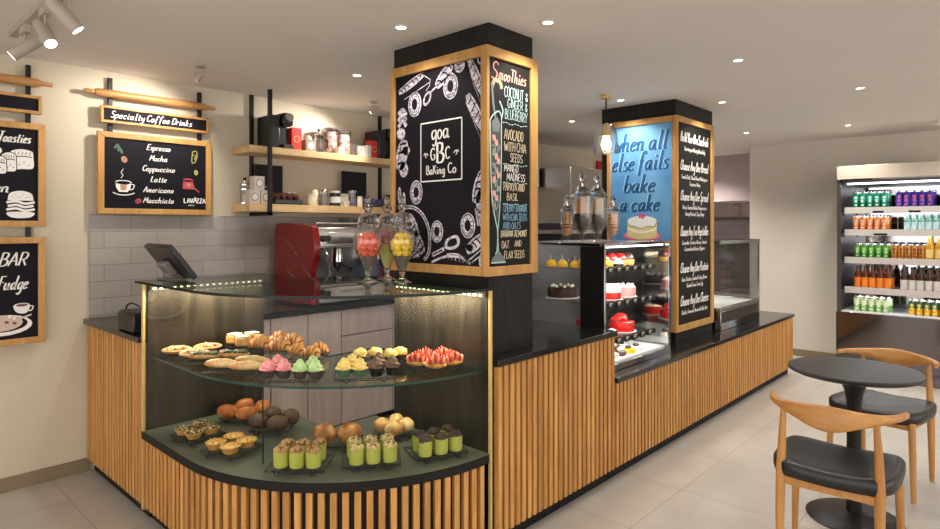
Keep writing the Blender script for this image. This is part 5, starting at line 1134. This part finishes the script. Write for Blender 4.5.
# ------------------------------------------------------------------ kitchen behind
k = E('extractor_hood', (5.8, 3.85, 1.54), 'large steel extractor hood in the kitchen behind the jars', 'hood')
b = MB(); b.box(5.15, 6.6, 3.4, 4.258, 1.55, 2.10); O('canopy', b, m_steel, k, bevel=.004)
O('duct', MB().box(4.7, 5.1, 3.75, 4.258, 1.9, H - .01), m_steel, k, bevel=.003); O('grease_lip', MB().box(5.14, 6.61, 3.39, 4.258, 1.53, 1.55), m_mirror, k)
k = E('oven', (5.9, 3.85, 0), 'black and steel oven under the extractor hood', 'oven')
O('body', MB().box(5.2, 6.55, 3.55, 4.25, .05, 1.42), m_darkpl, k, bevel=.005); O('top_trim', MB().box(5.19, 6.56, 3.53, 4.25, 1.42, 1.46), m_steel, k); O('door_handle', MB().tube([(5.3, 3.51, 1.25), (6.4, 3.51, 1.25)], .012).bar((5.35, 3.51, 1.25), (5.35, 3.56, 1.25), .008).bar((6.35, 3.51, 1.25), (6.35, 3.56, 1.25), .008), m_steel, k)
O('door_window', MB().box(5.35, 6.4, 3.545, 3.55, .5, 1.15), m_stone, k); O('leg', MB().box(5.22, 5.3, 3.6, 3.68, 0, .05).box(6.44, 6.52, 3.6, 3.68, 0, .05).box(5.22, 5.3, 4.12, 4.2, 0, .05).box(6.44, 6.52, 4.12, 4.2, 0, .05), m_black, k)
tag(O('wall_panel', MB().box(7.05, 7.35, 4.23, 4.257, 1.3, 2.36), m_kred, loc=(7.2, 4.24, 1.3), bevel=.003), 'narrow red wall panel just left of the blue poster', 'panel')
k = E('steel_wall_shelf', (8.35, 3.2, 1.79), 'steel wall shelf on the kitchen wall right of the far column', 'shelf')
O('shelf_board', MB().box(8.2, 8.498, 2.75, 3.9, 1.80, 1.83), m_steel, k, bevel=.002)
for y in (2.9, 3.7): O('bracket', MB().prism([(8.25, y), (8.49, y), (8.49, y + .02), (8.25, y + .02)], 1.77, 1.80).box(8.475, 8.49, y, y + .02, 1.62, 1.77), m_steel, k)

# ------------------------------------------------------------------ drinks fridge
fx, fy0, fy1 = 7.04, .10, 1.47
fr = E('drinks_fridge', (7.38, .8, 0), 'open fronted steel drinks fridge against the right wall', 'fridge')
O('back_panel', MB().box(7.66, 7.74, fy0, fy1, .08, 2.10), m_mirror, fr)
O('header', MB().box(fx, 7.66, fy0, fy1, 1.965, 2.10), plain('header_beige', (196, 184, 168), .35, metal=.4), fr, bevel=.004)
O('header_lip', MB().box(fx - .004, fx + .02, fy0, fy1, 1.955, 1.968), m_mirror, fr)
O('inner_ceiling', MB().box(fx + .02, 7.66, fy0 + .05, fy1 - .05, 1.93, 1.965), m_dsteel, fr)
for y in (fy0, fy1 - .035): O('side_panel', MB().box(fx + .01, 7.66, y, y + .035, .64, 1.965), m_dsteel, fr)
O('side_glass', MB().box(fx, fx + .012, fy1 - .075, fy1 - .035, .64, 1.955), m_glass, fr)
O('lower_front', MB().box(fx - .01, 7.66, fy0 - .005, fy1 + .005, .12, .64), plain('dark_polished_steel', (112, 106, 106), .08, metal=1), fr, bevel=.004)
gl = MB(); gl.box(fx + .03, 7.66, fy0 + .02, fy1 - .02, 0, .12)
for k in range(26): gl.box(fx + .02, fx + .03, fy0 + .05 + k * .05, fy0 + .08 + k * .05, .01, .11)
O('plinth_grille', gl, m_grpl, fr)
SH = (1.675, 1.455, 1.178, .88)
for i, z in enumerate(SH):
    s_ = O('fridge_shelf', MB().box(fx + .06, 7.62, fy0 + .05, fy1 - .06, z - .03, z), m_steel, fr)
    O('ticket_rail', MB().box(fx + .045, fx + .06, fy0 + .05, fy1 - .06, z - .05, z + .012), plain('rail_pale', (206, 200, 194), .4, metal=.2), s_)
    O('bracket', MB().box(fx + .07, 7.6, fy1 - .06, fy1 - .036, z - .07, z - .02), m_dsteel, s_)
    O('led_tube', MB().box(fx + .07, fx + .085, fy0 + .08, fy1 - .1, z - .043, z - .032), m_ledw, s_)
    area('shelf_lamp', (fx + .09, .8, z - .046), (0, R(25), 0), .02, 1.2, .8, (.93, .97, 1), fr)
O('led_tube', MB().box(fx + .06, fx + .08, fy0 + .08, fy1 - .08, 1.915, 1.93), m_ledw, fr); area('header_lamp', (fx + .09, .8, 1.91), (0, R(25), 0), .03, 1.2, 1.5, (.93, .97, 1), fr)
O('floor_tray', MB().box(fx + .005, 7.62, fy0 + .04, fy1 - .04, .64, .652), m_whitemat, fr)
tk = MB(); tk.box(fx + .043, fx + .0448, 1.08, 1.17, 1.63, 1.648).box(fx + .043, fx + .0448, .79, .88, 1.63, 1.648).box(fx + .043, fx + .0448, 1.05, 1.16, 1.41, 1.428)
O('shelf_ticket', tk, m_black, fr)
def can(name, h_, r_, c1, c2=None, mark=None):
    mats = [plain('can_' + name, c1, .3, metal=.35), m_chrome, plain('can2_' + name, c2 or c1, .3, metal=.2)]
    b = MB(); b.lathe([(r_ * .8, 0), (r_, .008), (r_, h_ * .45), (r_, h_ * .46), (r_, h_ - .014), (r_ * .82, h_), (r_ * .8, h_), (r_ * .76, h_ - .004), (.001, h_ - .004)], n=18, mats=[1, 0, 0, 2 if c2 else 0, 1, 1, 1, 1])
    if mark:
        mats.append(plain('mark_' + name, mark, .5)); q = PI; n = 10
        for zz, hh, wd in ((h_ * .66, .022, .9), (h_ * .45, .03, .6), (h_ * .2, .014, .8)):
            vs = [(r_ * 1.012 * math.cos(q - wd / 2 + wd * i / n), r_ * 1.012 * math.sin(q - wd / 2 + wd * i / n), zz + dz) for dz in (-hh / 2 + .004 * 0, hh / 2) for i in range(n + 1)]
            b._add(vs, [(i + 1, i, n + 1 + i, n + 2 + i) for i in range(n)], 3)
    return O(name, b, mats)
def bottle(name, h_, r_, glass, label, cap, lo=.2, hi=.5):
    b = MB(); zs = [(r_ * .9, 0, 0), (r_, .006, 0), (r_, h_ * lo, 1), (r_ * 1.01, h_ * lo + .001, 1), (r_ * 1.01, h_ * hi, 0), (r_, h_ * hi + .001, 0), (r_, h_ * .58, 0), (r_ * .45, h_ * .74, 0), (r_ * .36, h_ * .9, 2), (r_ * .42, h_ * .905, 2), (r_ * .42, h_, 2), (.001, h_, 2)]
    b.lathe([(a, z) for a, z, _ in zs], n=18, mats=[m_ for _, _, m_ in zs[:-1]])
    return O(name, b, [plain('bottle_' + name, glass, .12, spec=.7), plain('label_' + name, label, .5), plain('cap_' + name, cap, .4)])
cnt = ['first', 'second', 'third', 'fourth', 'fifth', 'sixth', 'seventh']
def row(proto, y0, pitch, n, z, what, cat, group, shelf, x0=fx + .115, depth=2, dx=.085):
    k = 0
    for d_ in range(depth):
        for i in range(n):
            o = proto if k == 0 else proto.copy()
            if k: col.objects.link(o)
            o.location = (x0 + d_ * dx, y0 - i * pitch - (.012 if d_ else 0), z + .0005); o.rotation_euler = (0, 0, random.uniform(-.15, .15))
            tag(o, '%s on the %s fridge shelf, %s row, %s from the left' % (what, shelf, ('front', 'rear')[d_], cnt[i]), cat, group); k += 1
row(can('green_can', .165, .029, (18, 122, 92), (60, 160, 128), (190, 225, 210)), 1.325, .0605, 5, SH[0], 'dark green can', 'can', 'dark green cans', 'top')
row(can('violet_can', .165, .029, (82, 62, 170), (70, 52, 150), (206, 96, 120)), .965, .0605, 5, SH[0], 'violet and silver can', 'can', 'violet cans', 'top')
row(can('indigo_can', .165, .029, (58, 52, 150), (82, 66, 170), (206, 96, 120)), .62, .0605, 5, SH[0], 'indigo can at the right', 'can', 'indigo cans', 'top')
row(can('orange_can', .145, .029, (226, 128, 60), (240, 158, 96), (246, 214, 190)), 1.325, .0605, 5, SH[1], 'orange can', 'can', 'orange cans', 'second')
row(bottle('water_bottle', .166, .027, (120, 170, 150), (206, 234, 238), (240, 244, 240), .08, .5), .90, .055, 6, SH[1], 'clear green water bottle', 'bottle', 'water bottles', 'second', depth=2)
row(bottle('mint_bottle', .166, .027, (40, 150, 110), (90, 190, 150), (240, 244, 240), .08, .5), .55, .058, 4, SH[1], 'mint green bottle', 'bottle', 'mint green bottles', 'second')
row(can('leaf_green_can', .145, .029, (66, 148, 60), (90, 172, 76), (190, 220, 150)), 1.31, .0595, 5, SH[2], 'leaf green can', 'can', 'leaf green cans', 'third')
row(can('gold_can', .145, .027, (196, 128, 52), (212, 150, 74), (120, 66, 30)), 1.005, .054, 5, SH[2], 'gold can', 'can', 'gold cans', 'third')
row(bottle('yellow_juice_bottle', .225, .034, (214, 160, 50), (240, 206, 120), (222, 196, 110), .1, .45), .728, .072, 5, SH[2], 'yellow juice bottle', 'bottle', 'yellow juice bottles', 'third')
row(bottle('amber_bottle', .225, .030, (96, 44, 16), (240, 134, 32), (50, 26, 18), .05, .48), 1.31, .0635, 5, SH[3], 'brown bottle with orange label', 'bottle', 'orange labelled bottles', 'fourth')
row(bottle('brown_bottle', .225, .030, (66, 38, 24), (220, 214, 206), (42, 26, 22), .05, .45), .925, .0635, 6, SH[3], 'brown bottle with white label', 'bottle', 'white labelled bottles', 'fourth')
row(can('pale_green_can', .145, .029, (140, 190, 110), (214, 232, 190), (240, 246, 220)), 1.31, .061, 5, .652, 'pale green can', 'can', 'pale green cans', 'bottom', x0=fx + .09)
row(can('yellow_can', .145, .028, (232, 176, 36), (70, 110, 80), (246, 226, 120)), .86, .058, 6, .652, 'yellow can', 'can', 'yellow cans', 'bottom', x0=fx + .09)

# ------------------------------------------------------------------ table and chairs
tx, ty = 3.638, .682
t = E('round_table', (tx, ty, 0), 'round black pedestal cafe table between the two oak chairs', 'table')
O('tabletop', MB().lathe([(.001, .74), (.276, .74), (.298, .75), (.302, .759), (.298, .767), (.28, .77), (.001, .7705)], (tx, ty, 0), 64), m_ttop, t, 30)
O('pedestal', MB().lathe([(.035, .02), (.033, .4), (.034, .6), (.045, .66), (.075, .725), (.085, .74)], (tx, ty, 0), 32), m_bmetal, t, 30)
O('base_plate', MB().lathe([(.001, 0), (.215, 0), (.218, .006), (.20, .016), (.12, .026), (.05, .036), (.034, .04), (.001, .04)], (tx, ty, 0), 48), m_bmetal, t, 30)
def chair():
    c = E('elbow_chair', (0, 0, 0), 'x', 'chair', 'oak elbow chairs')
    for s_ in (-1, 1):
        O('leg', MB().tube([(.215, s_ * .225, 0), (.205, s_ * .218, .25), (.195, s_ * .21, .44)], [.0135, .018, .019], 14), m_chairw, c)
        O('leg', MB().tube([(-.225, s_ * .188, 0), (-.208, s_ * .19, .25), (-.195, s_ * .19, .43), (-.192, s_ * .185, .58), (-.199, s_ * .178, .722)], [.0135, .019, .021, .017, .012], 14), m_chairw, c)
    fm_ = MB(); h2 = ((.40, .455), (.39, .445))
    for s_ in (-1, 1): fm_.tube([(.195, s_ * .205, .41), (-.195, s_ * .188, .405)], .024, 4, sq=.5)
    fm_.tube([(-.195, .19, .405), (-.195, -.19, .405)], .026, 4, sq=.5); fm_.tube([(.195, .2, .41), (.195, -.2, .41)], .024, 4, sq=.5)
    O('seat_frame', fm_, m_chairw, c, bevel=.003)
    # seat cushion: saddle shaped pad
    b = MB(); n = 22; R_ = []
    def outl(i, k, gx, gy):
        q = 2 * PI * i / k; ca, sa = math.cos(q), math.sin(q); e_ = .42
        return (gx * math.copysign(abs(ca) ** e_, ca), gy * math.copysign(abs(sa) ** e_, sa))
    def zz(x, y): return .03 * (y / .25) ** 2 + .018 * (x / .22) ** 2 * (1 if x < 0 else .6)
    K = 48
    for f_, dz in ((.9, -.032), (.98, -.026), (1.0, -.008), (1.0, .010), (.97, .022), (.90, .030), (.7, .033), (.4, .032), (.15, .031)):
        ring = []
        for i in range(K):
            x, y = outl(i, K, .235 * f_, .25 * f_); y *= 1 - .06 * (x < 0) * abs(x) / .235
            ring.append((x + .005, y, .44 + dz + (zz(x, y) if dz > 0 else zz(x, y) * .55)))
        R_.append(ring)
    b.rings(R_); O('seat_cushion', b, m_leather, c, 60)
    # bent back rail with elbows
    b = MB(); R_ = []; P_ = spline([(-.03, -.265, .722), (-.11, -.24, .722), (-.18, -.178, .722), (-.222, -.09, .722), (-.235, 0, .722), (-.222, .09, .722), (-.18, .178, .722), (-.11, .24, .722), (-.03, .265, .722)], False, 6)
    n = len(P_)
    for i, p in enumerate(P_):
        t_ = i / (n - 1) * 2 - 1; a_ = V3(P_[max(0, i - 1)]); e_ = V3(P_[min(n - 1, i + 1)]); d_ = (e_ - a_).normalized(); nn = V3((-d_.y, d_.x, 0))
        hh = .013 + .042 * math.exp(-(t_ / .42) ** 2); th = .011 + .004 * math.exp(-(t_ / .5) ** 2) + .006 * math.exp(-((abs(t_) - .62) / .2) ** 2)
        lean = -.10 * math.exp(-(t_ / .5) ** 2)
        ctr = V3(p) + V3((0, 0, -(hh - .013) * .5 + .022))
        ring = []
        for k_ in range(16):
            q = 2 * PI * k_ / 16; ca, sa = math.cos(q), math.sin(q); ca = math.copysign(abs(ca) ** .7, ca); sa = math.copysign(abs(sa) ** .7, sa)
            ring.append(ctr + nn * (th * ca) + V3((0, 0, hh * sa)) + nn * (-lean * hh * sa * -1))
        R_.append(ring)
    b.rings(R_); O('back_rail', b, wood('chair_oak_rail', (172, 116, 58), (204, 150, 86), 'y', .38), c, 50)
    return c
ch = chair()
place(ch, [(3.095, .645, 0, R(2), 'nearer oak elbow chair with black leather seat, its back to the viewer', .965), (4.30, .66, 0, R(180 - 10), 'farther oak elbow chair with black leather seat, between table and fridge', .96)], 'oak elbow chairs')

# ------------------------------------------------------------------ world, camera
W = bpy.data.worlds.new('World'); sc.world = W; W.use_nodes = True
W.node_tree.nodes['Background'].inputs[0].default_value = (1, .965, .935, 1); W.node_tree.nodes['Background'].inputs[1].default_value = 1.75
cam = bpy.data.cameras.new('Camera'); co = bpy.data.objects.new('Camera', cam); col.objects.link(co); sc.camera = co
yaw = math.atan2(565, 610)
co.location = (0, 0, 1.5); co.rotation_euler = (PI / 2, 0, yaw - PI / 2)
cam.sensor_width = 36; cam.lens = 610 / 940 * 36; cam.shift_y = -38.5 / 940; cam.clip_start = .05
sc.view_settings.view_transform = 'Standard'; sc.view_settings.look = 'None'; sc.view_settings.gamma = 1; sc.view_settings.use_curve_mapping = False
sc.view_settings.exposure = .5
sc.cycles.transparent_max_bounces = 40; sc.cycles.max_bounces = 10
